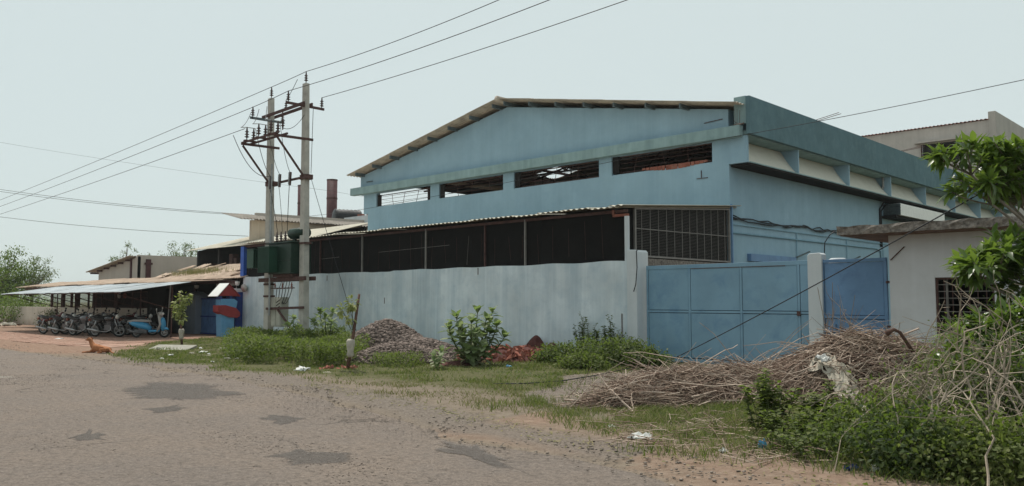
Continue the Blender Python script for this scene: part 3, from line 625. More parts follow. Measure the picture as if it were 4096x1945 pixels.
B().box(-7.75, -7.70, YG-.31, YG-.25, .95, 1.08).box(-7.95, -7.70, YG-.30, YG-.25, .90, .925).build('gate_latch', 'gate2', sg)
for z in (1.02, 1.98): B().box(-6.58, -6.30, YG-.30, YG-.24, z, z+.05).box(-6.36, -6.30, YG-.33, YG-.22, z-.04, z+.09).build('hinge', 'rust', sg)

# ------------------------------------------------------------------ gatehouse
gh = thing('gatehouse', 'small grey plastered gatehouse with thick overhanging concrete slab roof', 'building', (-5.2, 19, 0))
gx0, gx1, gy0, gy1 = -6.32, -4.15, 17.8, 22.5
wx0, wx1, wz0, wz1 = -5.44, -4.38, .86, 2.07
m = B(); m.box(gx0, wx0, gy0, gy0+.23, -.2, 2.98); m.box(wx1, gx1, gy0, gy0+.23, -.2, 2.98); m.box(wx0, wx1, gy0+.001, gy0+.231, -.2, wz0); m.box(wx0, wx1, gy0+.001, gy0+.231, wz1, 2.98)
m.box(gx0+.001, gx0+.231, gy0+.23, gy1, -.2, 2.98); m.box(gx1-.23, gx1-.001, gy0+.23, gy1, -.2, 2.98); m.box(gx0+.23, gx1-.23, gy1-.23, gy1, -.2, 2.98)
m.build('wall', 'guard', gh)
def rough_slab(x0, x1, y0, y1, z0, z1, step=.12):
    """cast slab with a chipped, uneven rim"""
    ring = []
    for (a, b) in (((x0, y0), (x1, y0)), ((x1, y0), (x1, y1)), ((x1, y1), (x0, y1)), ((x0, y1), (x0, y0))):
        n = int(math.hypot(b[0]-a[0], b[1]-a[1])/step)
        for k in range(n): ring.append((a[0]+(b[0]-a[0])*k/n, a[1]+(b[1]-a[1])*k/n))
    n = len(ring); V = []
    for lv, z in enumerate((z0, z0+(z1-z0)*.4, z0+(z1-z0)*.75, z1)):
        for x, y in ring: V.append((x+random.uniform(-.02, .02), y+random.uniform(-.02, .02), z+random.uniform(-.012, .012)))
    F = [tuple(range(n))[::-1], tuple(range(3*n, 4*n))]+[(l*n+i, l*n+(i+1) % n, (l+1)*n+(i+1) % n, (l+1)*n+i) for l in range(3) for i in range(n)]
    return MB().add(V, F)
rough_slab(-7.15, -3.88, 17.2, 23.1, 2.985, 3.165).build('roof_slab', 'concrete', gh)
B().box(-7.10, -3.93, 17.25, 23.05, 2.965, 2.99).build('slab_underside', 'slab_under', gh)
w = B().box(wx0, wx0+.04, gy0+.03, gy0+.09, wz0, wz1).box(wx1-.04, wx1, gy0+.03, gy0+.09, wz0, wz1).box(wx0+.04, wx1-.04, gy0+.03, gy0+.09, wz0, wz0+.04).box(wx0+.04, wx1-.04, gy0+.03, gy0+.09, wz1-.04, wz1).build('window', 'rust', gh)
for z in np.arange(wz0+.12, wz1-.05, .135): B().bar((wx0, gy0+.05, z), (wx1, gy0+.05, z), .012).build('window_bar', 'mesh_wire', w)
for x in np.linspace(wx0, wx1, 8)[1:-1]: B().bar((x, gy0+.065, wz0), (x, gy0+.065, wz1), .014).build('window_bar', 'rust', w)
B().box(wx0+.16, wx0+.20, gy0+.12, gy0+.15, wz0, wz1).build('casement_edge', 'mesh_wire', w)
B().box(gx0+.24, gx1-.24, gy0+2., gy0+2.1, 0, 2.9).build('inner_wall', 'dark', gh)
B().tube([(-6.0, gy0-.02, 2.72), (-6.28, gy0-.03, 2.45)], .012, 5).build('wire_hook', 'rust', gh)

# ------------------------------------------------------------------ far grey building on the right
fb = thing('distant_building', 'tall grey plastered building with red trimmed roof edge behind the blue hall', 'building', (-18, 62, 0))
Y2 = 62.; wl = [at(3682, 586, 1, Y2), at(3848, 557, 1, Y2)]
a, b = wl[0][0], wl[1][0]; zt = 12.75; z0_ = 11.3
m = B(); m.box(-30, a, Y2, Y2+.3, -.1, 13.9); m.box(b, -15.2, Y2, Y2+.3, -.1, 13.9); m.box(a, b, Y2+.001, Y2+.301, -.1, z0_); m.box(a, b, Y2+.001, Y2+.301, zt, 13.9)
m.box(-30, -29.7, Y2+.3, 85, -.1, 13.9); m.box(-29.7, -15.2, 84.7, 85, -.1, 13.9); m.build('wall', 'farwall', fb)
B().box(-15.2, -14.75, Y2-.05, 85, -.1, 14.45).build('corner_tower', 'farwall', fb, bevel=.02)
B().box(a-.3, b+.3, Y2-.45, Y2, zt+.05, zt+.2).build('sunshade', 'farwall', fb)
w = B().box(a, a+.08, Y2+.1, Y2+.18, z0_, zt).box(b-.08, b, Y2+.1, Y2+.18, z0_, zt).box((a+b)/2-.04, (a+b)/2+.04, Y2+.1, Y2+.18, z0_, zt).build('window', 'rust', fb); B().box(a+.08, b-.08, Y2+.2, Y2+.22, z0_, zt).build('pane', 'dark', w)
me = sheet_mesh('trim_sheet', 1.05, 3., 4, .04)
for i in range(15): put('roof_sheet', me, 'brick', fb, (-30.2+i, Y2-.15, 13.95), (1, 0, 0), (0, 1, .12), .002)

# ------------------------------------------------------------------ sheds and small buildings of the left compound
def gable_sheets(parent, mesh, mat, x0, n, w, y, z, run, rise, sgn=1, jit=.006):
    for i in range(n): put('roof_sheet', mesh, mat, parent, (x0+i*w, y, z+.012*(i % 2)+random.uniform(-.01, .01)), (1, 0, 0), (0, run, rise), jit)
os_ = thing('old_shed', 'long low open shed with dusty reddish old sheet roof behind the parked bikes', 'shed', (-48, 18.2, 0))
me = sheet_mesh('old_sheet', 1.06, 3.1, 7, .022)
for i in range(34):
    x = -70.+i*1.03
    if x > -35.6: break
    z = 2.62-.004*(x+35)*0+.05*math.sin(x*.4)*.6+(.08*(x+45)/10 if x > -45 else 0)
    put('roof_sheet', me, 'oldsheet', os_, (x, 18.1, z), (1, 0, 0), (0, 2.9, .42 if x < -52 else .42+.45*min(1, (x+52)/8)), .012)
me3 = sheet_mesh('front_sheet', 1.06, 3.15, 7, .022)
for i in range(21): put('roof_sheet', me3, 'oldsheet', os_, (-58.2+i*1.03, 15.35, 2.46+.03*math.sin(i*.9)), (1, 0, 0), (0, 3., .17), .008)
B().box(-58., -36.6, 15.5, 15.58, 2.30, 2.41).build('eaves_beam', 'rust', os_)
for i in range(16):
    x = random.uniform(-48, -36.5); t = random.random(); me2 = sheet_mesh('loose_sheet', random.uniform(.4, .9), random.uniform(.5, 1.), 3, .02) if i < 6 else me2
    put('loose_sheet', me2, 'oldsheet', os_, (x, 18.4+2.1*t, 2.80+.63*t), (1, random.uniform(-.4, .4), random.uniform(-.02, .02)), (0, 1, .31), .08)
for x in (-62, -58, -54, -50, -46.5, -43.2, -39.9): B().box(x-.07, x+.07, 18.2, 18.34, -.1, 2.6).build('post', 'rust', os_)
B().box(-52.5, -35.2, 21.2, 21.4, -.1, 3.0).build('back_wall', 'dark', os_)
B().box(-66, -35.4, 18.22, 18.32, 2.42, 2.55).build('eaves_beam', 'rust', os_)
gg = RNG.normal(0, 1, (1500, 2)); P = np.c_[-42+gg[:, 0]*1.6, 19.4+gg[:, 1]*.25, np.full(1500, 3.02)+gg[:, 1]*.07]
V, F = blades(P, RNG.uniform(.12, .4, 1500), np.full(1500, .012), .4); bulk('roof_grass', V, F, 'drygrass', os_, np.repeat(RNG.random(1500), 5), 'stuff')
lw = thing('low_wall', 'low beige compound wall topped with a rusty iron grille behind the bikes', 'wall', (-53, 17, 0))
B().box(-80, -42.6, 17, 17.2, -.2, 1.2).build('wall_panel', 'lowwall', lw, bevel=.01)
for i, x in enumerate(np.arange(-58, -44.8, 2.2)):
    f = B().box(x, x+.07, 17.05, 17.15, 1.2, 2.12).box(x+.07, x+2.2, 17.07, 17.13, 1.22, 1.26).box(x+.07, x+2.2, 17.07, 17.13, 2.05, 2.09).box(x+.07, x+2.2, 17.08, 17.12, 1.75, 1.77).build('grille_frame', 'rust', lw)
    for k in range(1, 14): B().bar((x+k*.157, 17.1, 1.26), (x+k*.157, 17.1, 2.05), .016).build('grille_bar', 'rust', f)
for x in (-56.5, -53.8, -50.5, -47.6): B().box(x-.1, x+.1, 17.2, 17.4, 1.1, 2.5).build('wall_post', 'rust', lw)
# tin canopy over the bikes
cp = thing('bike_canopy', 'sloping bright tin canopy on thin props over the parked motorcycles', 'canopy', (-44, 15, 0))
me = sheet_mesh('tin_sheet', .86, 2.92, 9, .016, .004); n = 20
for i in range(n):
    x = -51.3+i*.845
    put('roof_sheet', me, 'tin', cp, (x-.0, 12.55+(.12 if i > 15 else 0)*random.random(), 1.965+.006*(i % 2)+random.uniform(-.008, .008)), (1, 0, .002), (-.05, 2.85, .44), .006)
for y, z in ((12.75, 1.94), (15.2, 2.31)): B().tube([(-51.5, y, z), (-34.7, y, z)], .025, 6).build('purlin', 'rust', cp)
for x in (-50.8, -47.8, -45, -42., -39., -35.6):
    B().tube([(x, 15.25, -.05), (x, 15.25, 2.31)], .035, 7).build('post', 'rust', cp); B().tube([(x, 15.2, 1.25), (x+.1, 12.8, 1.93)], .022, 6).build('brace', 'rust', cp)
B().tube([(-36.4, 15.4, -.05), (-36.6, 15.6, 2.3)], .028, 7).build('prop', 'mesh_wire', cp)
for (x, y) in ((-42.6, 15.6), (-41.6, 15.5)): tag(MB().ball((x, y, 1.86), (.09, .09, .14), 8, 6).tube([(x, y, 2.0), (x, y, 2.32)], .006, 4).build('hanging_pot', 'plastic_white' if x < -42 else 'brick', None, True), 'small pale pot hung under the canopy' if x < -42 else 'small orange pot hung under the canopy', 'pot')
B().box(-42.5, -40.2, 16.95, 17.15, -.1, 2.2).build('shade_panel', 'dark', cp); B().box(-50.6, -42.5, 17.22, 17.26, 1.21, 2.45).build('shade_panel', 'dark', cp)  # dark panels added to stand in for the deep shade behind the bikes
# left gateway
lp = thing('gateway_pillar', 'grey blue pillar with pointed cap and a globe lamp beside blue gate', 'pillar', (-39.6, 17.9, 0))
B().box(-40.2, -39.1, 17.9, 18.5, -.1, 1.86).build('shaft', 'slate', lp, bevel=.02); B().prism([(-40.25, 1.86), (-39.05, 1.86), (-39.65, 2.06)], 1, 17.86, 18.54).build('cap', 'slate', lp)
B().box(-42.6, -40.2, 18.0, 18.2, -.1, 1.75).build('side_panel', 'slate', lp)
def globe_lamp(c, label, up=1):
    t = thing('wall_lamp', label, 'lamp', c, 'gateway lamps')
    B().tube([c, (c[0], c[1], c[2]+.16)], .035, 7).build('stem', 'dark', t); B().lathe([(.04, .14), (.09, .18), (.125, .31), (.10, .34), (.05, .38)], c, (0, 0, 1), 10).build('shade', 'lamp_glass', t, True); B().lathe([(.11, .335), (.04, .40), (.02, .46)], c, (0, 0, 1), 8).build('lid', 'dark', t)
globe_lamp((-39.65, 18.2, 2.05), 'milky lantern on the pointed pillar cap')
lg = thing('compound_gate', 'weathered blue metal gate at the left compound entrance', 'gate', (-37.2, 18.2, 0))
for i in range(4):
    for j, (z0, z1) in enumerate(((.05, .82), (.88, 1.68))): B().box(-39.05+i*.88, -38.2+i*.88, 18.2-.01*(i % 2), 18.24, z0, z1).build('gate_panel', 'leftgate', lg, bevel=.006)
for z in (.03, .85, 1.7): B().box(-39.08, -35.5, 18.17, 18.27, z-.03, z+.03).build('gate_rail', 'navy', lg)
rp = thing('gateway_pillar', 'deep blue square pillar between the left gate and the whitewashed wall', 'pillar', (-35.4, 18.1, 0))
B().box(-35.75, -35.11, 17.95, 18.5, -.1, 2.0).build('shaft', 'navy', rp, bevel=.02); B().box(-35.8, -35.11, 17.9, 18.55, 2.0, 2.16).build('cap', 'pillar', rp, bevel=.02)
globe_lamp((-35.45, 18.2, 2.16), 'milky lantern on the deep blue pillar')
wl_ = thing('floodlight', 'round grey floodlight fixed to the left end of the whitewashed wall', 'lamp', (-34.7, 18.2, 2.2))
B().lathe([(.05, 0), (.08, .05), (.18, .12), (.19, .15)], (-34.75, 18.28, 2.2), (.3, -1, -.1), 12).build('bowl', 'scooter_grey', wl_, True); B().bar((-34.75, 18.3, 2.2), (-34.75, 18.2, 2.2), .05).build('bracket', 'steel', wl_)
bd = B().box(-38.4, -36.2, 18.6, 18.63, 2.33, 2.58).bar((-38.2, 18.65, 0), (-38.2, 18.65, 2.5), .05).bar((-36.4, 18.65, 0), (-36.4, 18.65, 2.5), .05).build('sign_board', 'whitepaint'); tag(bd, 'blank white board on posts behind the blue gate', 'board')
# pedestal kiosk with small red and white roof
KX = -34.75
kk = thing('pedestal_kiosk', 'blue pedestal box with red band and little red and white gable roof', 'kiosk', (KX, 17.5, 0))
def K(*l): return [tuple(at(px, py, 0, KX)[1:]) for px, py in l]
B().prism(K((886, 1352), (934, 1350), (938, 1250), (884, 1250)), 0, KX-.50, KX).build('pedestal', 'kioskblue', kk, bevel=.01)
B().prism(K((884, 1252), (938, 1262), (950, 1206), (936, 1196), (884, 1197)), 0, KX-.52, KX+.02).build('box', 'kioskblue', kk, bevel=.01)
B().prism(K((868, 1222), (900, 1221), (940, 1232), (957, 1250), (956, 1265), (945, 1272), (915, 1270), (885, 1258), (868, 1248)), 0, KX-.40, KX+.10).build('band', 'red', kk, bevel=.02)
for px in (886, 926): B().prism(K((px-5, 1198), (px+5, 1198), (px+5, 1184), (px-5, 1184)), 0, KX-.4, KX-.05).build('roof_support', 'navy', kk)
B().prism(K((873, 1184), (955, 1184), (914, 1138)), 0, KX-.02, KX+.02).build('gable_front', 'red', kk)
(ya, za_), (yr, zr_), (yc, zc_) = K((866, 1185), (914, 1133), (960, 1185))
B().prism([(ya, za_), (yr, zr_), (yr, zr_-.035), (ya+.03, za_-.02)], 0, KX-.85, KX+.06).build('roof_leaf', 'whitepaint', kk); B().prism([(yr+.002, zr_), (yc, zc_), (yc-.03, zc_-.02), (yr+.002, zr_-.035)], 0, KX-.85, KX+.06).build('roof_leaf', 'red', kk)
# beige shed
YS = 24.; bs = thing('beige_shed', 'beige plastered shed with sloping dark roof edge and maroon downpipe', 'building', (-66, YS, 0))
B().prism([(-70.06, -.1), (-62.2, -.1), (-62.2, 4.9), (-63.0, 4.75), (-70.06, 3.95)], 1, YS, YS+.23).build('gable_wall', 'beige', bs)
B().prism([(YS+.01, -.1), (38.8, -.1), (38.8, 5.05), (YS+.01, 5.0)], 0, -62.43, -62.2).build('side_wall', 'beige', bs)
B().box(-70.06, -69.83, YS+.23, 38, -.1, 3.9).build('far_wall', 'beige', bs)
me = sheet_mesh('shed_sheet', 2.05, 9.2, 10, .03)
for i in range(7): put('roof_sheet', me, 'asbestos', bs, (-62.6, YS-.5+i*2+2.05, 4.93), (0, -1, 0), (-9.1, 0, -1.0), .003)
for k in range(6): x = -63.5-k*1.45; B().box(x-.04, x+.04, YS-.4, YS+.3, 4.66-(k*1.45+.9)*.11, 4.8-(k*1.45+.9)*.11).build('purlin', 'rust', bs)
B().box(-63.4, -63.2, YS-.1, YS-.001, 2.4, 4.75).build('downpipe', 'maroon', bs)
B().box(-62.19, -62.08, 24.6, 24.95, 2.4, 4.7).build('downpipe', 'maroon', bs); B().box(-62.19, -62.05, 24.5, 25.05, 4.3, 4.45).build('rain_hopper', 'maroon', bs)
# dark open upper shed
ds = thing('dark_shed', 'dark open fronted shed with pale sheet roof above the old roof', 'shed', (-46, 24, 0))
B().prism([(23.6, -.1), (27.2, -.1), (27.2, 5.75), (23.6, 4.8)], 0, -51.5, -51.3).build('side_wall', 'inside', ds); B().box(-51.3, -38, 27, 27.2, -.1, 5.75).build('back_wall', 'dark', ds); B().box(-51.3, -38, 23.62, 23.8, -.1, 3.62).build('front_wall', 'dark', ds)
for x in (-48.5, -45.3, -41.5): B().box(x-.1, x+.1, 23.6, 23.8, 3.62, 4.8).build('post', 'inside', ds)
for x in (-50.6, -47.7, -47.1, -46.4): B().box(x, x+random.uniform(.2, .6), 23.9, 24.3, 3.6, 3.6+random.uniform(.3, .9)).build('stored_box', 'rust', ds)
me = sheet_mesh('upper_sheet', 1.06, 4.5, 6, .025)
for i in range(14): put('roof_sheet', me, 'white_sheet', ds, (-52.2+i*1.02, 23.2, 4.84+.04*(i/14)), (1, 0, .004), (0, 4.3, 1.15), .004)
# cream building with chimneys and tank
A_ = np.array([-46.3, 24.6]); B_ = np.array([-45.2, 34.0]); off = np.array([-8., 6.3]); HC = 6.55
cb = thing('cream_building', 'cream plastered upper storey with wavy sheet eaves behind the transformer', 'building', (-48, 29, 0))
def pwall(a, b, h, nrm, t=.25):
    n = np.array(nrm)*t; return [(a[0], a[1], -.1), (b[0], b[1], -.1), (b[0]+n[0], b[1]+n[1], -.1), (a[0]+n[0], a[1]+n[1], -.1), (a[0], a[1], h), (b[0], b[1], h), (b[0]+n[0], b[1]+n[1], h), (a[0]+n[0], a[1]+n[1], h)]
BX = [(0, 3, 2, 1), (4, 5, 6, 7), (0, 1, 5, 4), (1, 2, 6, 5), (2, 3, 7, 6), (3, 0, 4, 7)]
MB().add(pwall(A_, B_, HC, (-1, 0)), BX).build('front_wall', 'cream', cb); MB().add(pwall(A_+[-.01, .26], A_+off, HC, (.6, .8)), BX).build('end_wall', 'cream', cb)
ddir = (B_-A_)/np.linalg.norm(B_-A_); me = sheet_mesh('eaves_sheet', 1.06, 3.2, 5, .045)
for i in range(11):
    p = A_-ddir*.9+ddir*i*1.02+np.array([.35, 0]); put('roof_sheet', me, 'grimy', cb, (p[0], p[1], HC+.02+.01*(i % 2)), (ddir[0], ddir[1], 0), (-3, 0.3, .55), .003)
MB().add(pwall(A_+[-2.4, 1.6], B_+[-2.4, 1.6], HC+.75, (-1, 0)), BX).build('parapet', 'beige', cb)
B().box(-46.28, -46.0, 26.0, 26.5, 4.9, 5.3).build('window', 'dark', cb)
def chim(px0, px1, ytop, Yc, label):
    a, b = at(px0, ytop, 1, Yc), at(px1, ytop, 1, Yc); c = ((a[0]+b[0])/2, Yc, 0); r = (b[0]-a[0])/2*.98; h = a[2]
    t = thing('chimney_stack', label, 'chimney', c); B().lathe([(r, 0), (r, h), (r*.9, h+.001)], c, (0, 0, 1), 16).build('stack', 'maroon', t, True)
    B().lathe([(r*1.06, h*.86), (r*1.06, h*.87)], c, (0, 0, 1), 16).build('band', 'rust', t); B().lathe([(r*1.05, h-.08), (r*1.05, h+.02)], c, (0, 0, 1), 16).build('rim', 'rust', t)
chim(1317, 1341, 722, 38., 'maroon steel chimney standing clear behind the cream building'); chim(1199, 1216, 744, 38., 'thin maroon steel chimney half hidden behind the concrete pole')
q = at(1388, 878, 1, 35.); tk = thing('water_tank', 'black ribbed water tank lying behind the cream roof', 'tank', (q[0], 35., 6.4))
B().lathe([(.35, -1.), (.75, -.95)]+[(.75-.04*(k % 2), -.9+k*.15) for k in range(13)]+[(.75, .95), (.35, 1.)], (q[0], 35., q[2]+.0), (.3, 1, 0), 18).build('drum', 'black_tank', tk, True)
B().box(q[0]-1.2, q[0]+1.2, 34., 36., 0, q[2]-.6).build('stand', 'beige', tk); 
a = at(1408, 868, 1, 34.); b = at(1480, 880, 1, 34.); pl = thing('roof_parapet', 'pale parapet with loose tiles along its top beside the black tank', 'parapet', (a[0], 34, 0)); B().box(a[0]-1, b[0]+3, 34, 34.3, 0, a[2]).build('wall_panel', 'pillar', pl)
for k in range(5): B().box(a[0]+.6+k*1.1, a[0]+1.2+k*1.1, 34.05, 34.25, a[2], a[2]+.14).build('loose_tile', 'brick', pl)

# ------------------------------------------------------------------ double pole structure with transformer
XPL, XPR, YP = -28.98, -26.45, 16.2
dp = thing('utility_pole_structure', 'pair of concrete poles joined by rusty steel arms carrying insulators', 'utility pole', (-27.7, YP, 0))
def pole(x, h, lean=0):
    V = []
    for z, w, d in ((-.3, .345, .26), (h*.5, .30, .22), (h, .235, .17)):
        for i, j in ((-1, -1), (1, -1), (1, 1), (-1, 1)): V.append((x+i*w/2+lean*z/h, YP+j*d/2, z))
    return MB().add(V, [(0, 3, 2, 1), (8, 9, 10, 11)]+[(l*4+i, l*4+(i+1) % 4, l*4+4+(i+1) % 4, l*4+4+i) for l in (0, 1) for i in range(4)])
pole(XPL, 9.60, -.16).build('pole', 'pole', dp, bevel=.015); pole(XPR, 9.72, -.14).build('pole', 'pole', dp, bevel=.015)
def insul(c, ax=(0, 0, 1), s=1., n=3):
    pr = [(.015, -.10), (.018, 0)]
    for k in range(n): pr += [(.03, .02+k*.085), (.085-.006*k, .045+k*.085), (.035, .07+k*.085)]
    pr += [(.02, .1+n*.085), (.015, .12+n*.085)]
    return B().lathe([(r*s, z*s) for r, z in pr], c, ax, 8)
lt = -.14
def par_(mb, n, mat, sm=False): return mb.build(n, mat, dp, sm)
for (x, y, z, ax) in ((XPL+lt, YP, 9.68, (0, 0, 1)), (XPR+lt, YP, 9.8, (0, 0, 1)), (-26.5, 15.42, 8.92, (0, 0, 1)), (-26.5, 16.84, 8.92, (0, 0, 1)), (-28.95, 15.33, 8.72, (0, 0, 1)), (-28.9, 16.58, 8.75, (0, 0, 1))): par_(insul((x, y, z), ax), 'pin_insulator', 'porcelain', True)
for y in (YP-.17, YP+.17): par_(B().bar((-29.5, y, 8.86), (-26.4, y, 8.93), .05, .11), 'cross_arm', 'rust')
par_(B().bar((-26.52, 15.35, 8.85), (-26.52, 16.95, 8.85), .06, .09), 'cross_arm', 'rust'); par_(B().bar((-29.0, 15.25, 8.66), (-29.0, 16.7, 8.68), .06, .09), 'cross_arm', 'purlin')
for x in (XPL, XPR): par_(B().bar((x+.1*(x < -28), 14.85, 7.57), (x+.1*(x < -28), 16.45, 7.6), .06, .09), 'cross_arm', 'rust')
for y in (14.95, 15.3): par_(B().bar((-29.05, y, 7.63), (-26.3, y, 7.66), .05, .07), 'switch_rail', 'rust')
for x in (-28.75, -27.85, -26.95): par_(B().box(x-.08, x+.08, 14.9, 15.35, 7.66, 7.71), 'switch_base', 'rust'); par_(insul((x, 15.0, 7.78), (0, 0, 1), 1.15), 'post_insulator', 'porcelain', True); par_(insul((x, 15.28, 7.78), (0, 0, 1), 1.15), 'post_insulator', 'porcelain', True); par_(B().tube([(x, 14.75, 8.16), (x, 15.0, 8.2), (x, 15.35, 8.2)], .016, 5), 'switch_blade', 'steel')
for x in (XPL, XPR): par_(B().bar((x+.02, 14.95, 7.52), (x, 16.08, 6.2), .06), 'brace', 'rust'); par_(B().box(x-.20, x+.20, YP-.16, YP+.16, 6.08, 6.26), 'clamp', 'rust')
par_(insul((-28.0, 16.2, 9.0), (0, 0, 1), .9), 'pin_insulator', 'porcelain', True); par_(insul((-27.95, 16.05, 8.55), (0, 0, -1), 1.1), 'hanging_insulator', 'porcelain', True)
par_(B().bar((XPL, YP-.14, 6.12), (XPR, YP-.14, 6.15), .06, .08), 'fuse_rail', 'rust')
for x in (-28.65, -27.95, -27.2): par_(B().bar((x, YP-.24, 5.92), (x, YP-.22, 6.42), .07), 'drop_out_fuse', 'porcelain'); par_(B().bar((x, YP-.30, 5.94), (x+.02, YP-.30, 6.4), .022), 'fuse_tube', 'steel')
for y in (YP-.2, YP+.2): par_(B().bar((-29.42, y, 2.40), (-26.05, y, 2.42), .06, .15), 'platform_beam', 'rust')
for x, z in ((XPL, 2.24), (XPL, 1.78), (XPL, .3), (XPR, .32), (XPL, 3.82), (XPR, 3.72)): par_(B().box(x-.19, x+.19, YP-.15, YP+.15, z-.035, z+.035), 'clamp', 'rust')
par_(B().bar((XPL+.1, YP-.17, 1.30), (-26.2, YP-.17, 1.36), .05, .09), 'stay_beam', 'rust'); par_(B().bar((-28.0, YP-.18, 1.27), (-26.7, YP-.18, .36), .06), 'brace', 'rust')
par_(B().tube([(-28.62, YP-.2, 6.9), (-28.58, YP-.22, 3.5), (-28.52, YP-.24, 1.05)], .035, 6), 'conduit', 'steel')
par_(B().bar((-28.7, YP-.12, 2.08), (-26.95, YP-.12, 2.08), .04), 'busbar_rail', 'rust')
for x in (-28.3, -27.75, -27.1): par_(insul((x, YP-.14, 2.10), (0, 0, 1), .7, 2), 'busbar_insulator', 'brick', True)
def jump(a, b, sag, r=.012, mid=None):
    p = sagline(a, b, sag, 12); par_(B().tube(p, r, 4), 'jumper_wire', 'wire', True)
for k, x in enumerate((-28.65, -27.95, -27.2)):
    jump((-28.75+.9*k, 15.35, 8.2), (x, YP-.25, 6.42), .25); jump((x, YP-.26, 5.92), (-28.35+.35*k, 16.15, 4.2), -.15); jump((-28.75+.9*k, 14.75, 8.16), (-29.2+.6*k, 15.4, 8.95), .12)
jump((-29.35, 14.75, 7.95), (-28.65, YP-.25, 6.42), .5); jump((-28., 16.2, 9.35), (-27.2, 16.2, 10.0), .05); jump((-27.9, 16.05, 8.2), (-26.5, 16.1, 8.5), .2); jump((-26.3, 16.35, 8.8), (-26.3, 16.3, 6.3), -.1)
for k in range(6): jump((-28.2+.22*k, YP-.12, 2.06), (-28.5+.12*k, YP-.05, 1.55), .25, .014); 
for k in range(4): jump((-27.9+.2*k, YP-.1, 2.35), (-28.2+.25*k, YP-.12, 2.08), .12, .014)
tf = thing('transformer', 'dark green distribution transformer mounted between the two poles', 'transformer', (-27.6, YP, 2.5))
def tp(mb, n, mat, sm=False, bev=0): return mb.build(n, mat, tf, sm, None, bev)
tank = tp(B().box(-28.35, -26.72, YP-.42, YP+.42, 2.60, 3.74), 'tank', 'tx', bev=.02); tp(B().box(-28.45, -26.66, YP-.48, YP+.48, 3.74, 3.79), 'lid', 'tx', bev=.01); tp(B().box(-28.2, -26.8, YP-.3, YP+.3, 2.49, 2.60), 'skid', 'rust')
B().box(-27.6, -26.72, YP-.45, YP-.421, 3.1, 3.16).build('stiffener', 'tx', tank)
def radiator(x0, x1, y0, y1, z0, z1, n, alongx):
    r = B().tube([((x0+x1)/2, y1, z1-.06), ((x0+x1)/2, YP-.3, z1-.06)], .04, 6).build('radiator', 'tx', tf)
    for k in range(n):
        t = (k+.5)/n
        if alongx: x = x0+(x1-x0)*t; B().box(x-.016, x+.016, y0, y1, z0, z1).build('radiator_fin', 'tx2', r)
        else: y = y0+(y1-y0)*t; B().box(x0, x1, y-.016, y+.016, z0, z1).build('radiator_fin', 'tx2', r)
    B().box(x0-.02, x1+.02, y0-.01, y1+.01, z1, z1+.03).build('radiator_cap', 'tx2', r)
radiator(-28.5, -27.65, 15.42, 15.78, 2.66, 3.6, 10, True); radiator(-29.25, -28.75, 15.35, 15.95, 2.85, 3.55, 7, False)
tp(B().lathe([(.02, 0), (.19, .01), (.2, .03), (.2, 1.05), (.02, 1.08)], (-27.5, YP+.05, 4.12), (1, 0, 0), 14), 'conservator', 'tx', True); tp(B().box(-27.35, -27.2, YP, YP+.1, 3.78, 3.98).box(-26.85, -26.7, YP, YP+.1, 3.78, 3.98), 'conservator_bracket', 'tx')
for x in (-28.3, -28.0, -27.68): tp(insul((x, YP-.1, 3.82), (0, 0, 1), 1.1), 'bushing', 'porcelain', True)
tp(B().tube([(-29.28, 15.6, 3.5), (-29.42, 15.6, 3.3), (-29.42, 15.6, 3.0), (-29.28, 15.6, 2.85)], .03, 6), 'cable_loop', 'mesh_wire', True)
bx = thing('meter_box', 'grey metal switch box hung between the poles below the transformer', 'box', (-28.25, YP, .6))
B().box(-28.62, -27.9, YP-.1, YP+.22, .62, 1.74).build('case', 'greybox', bx, bevel=.01); B().box(-28.58, -28.28, YP-.12, YP-.1, .66, 1.70).build('door_leaf', 'greybox', bx, bevel=.005); B().box(-28.24, -27.94, YP-.12, YP-.1, .66, 1.70).build('door_leaf', 'greybox', bx, bevel=.005)
for k in range(3): B().bar((-28.2, YP-.13, 1.3+.12*k), (-27.95, YP-.13, 1.4+.12*k), .02).build('vent_slot', 'dark', bx)
# overhead lines
def wire(pts, label, r=.012, mat='wire', cat='wire', group=None, name='overhead_wire'):
    o = B().tube(pts, r, 5).build(name, mat, None, True); tag(o, label, cat, group); return o
def line(ctl, sag, r=.012):
    P = []
    for a, b in zip(ctl[:-1], ctl[1:]): P += sagline(a, b, sag if np.linalg.norm(np.array(b)-np.array(a)) > 8 else .01, 20)[:-1]
    return P+[np.array(ctl[-1])]
T1L, T1R = (XPL+lt, YP, 10.06), (XPR+lt, YP, 10.18)
wire(line([at(-150, 858, 1, YP), T1L, T1R, at(2100, -45, 1, YP)], .12), 'uppermost power line running over the pole tops')
wire(line([at(-150, 880, 1, 15.4), (-28.95, 15.33, 9.07), (-26.5, 15.42, 9.28), at(2350, -60, 1, 15.4)], .12), 'middle power line on the front insulators of the pole arms')
wire(line([at(-150, 905, 1, 15.0), at(980, 515, 1, 15.0)], .1), 'power line ending at the switch frame on the left pole'); wire(line([(-26.5, 16.84, 9.28), at(2680, -60, 1, 16.84)], .1), 'power line leaving the rear insulator of the right pole')
for (a, b, c, d, Ya, l) in ((-150, 735, 990, 858, 26., 'upper of two thin service wires reaching the cream building roof'), (-150, 744, 990, 862, 26.5, 'lower of two thin service wires reaching the cream building roof'), (-150, 848, 992, 945, 24.8, 'single thin service wire sagging low to the cream building wall')):
    wire(line([far(a, b, 60), at(c, d, 1, Ya)], .25), l, .014)
wire(line([far(-200, 535, 70), far(1330, 765, 62), far(1900, 840, 75)], .2), 'faint far wire passing behind the poles', .008)
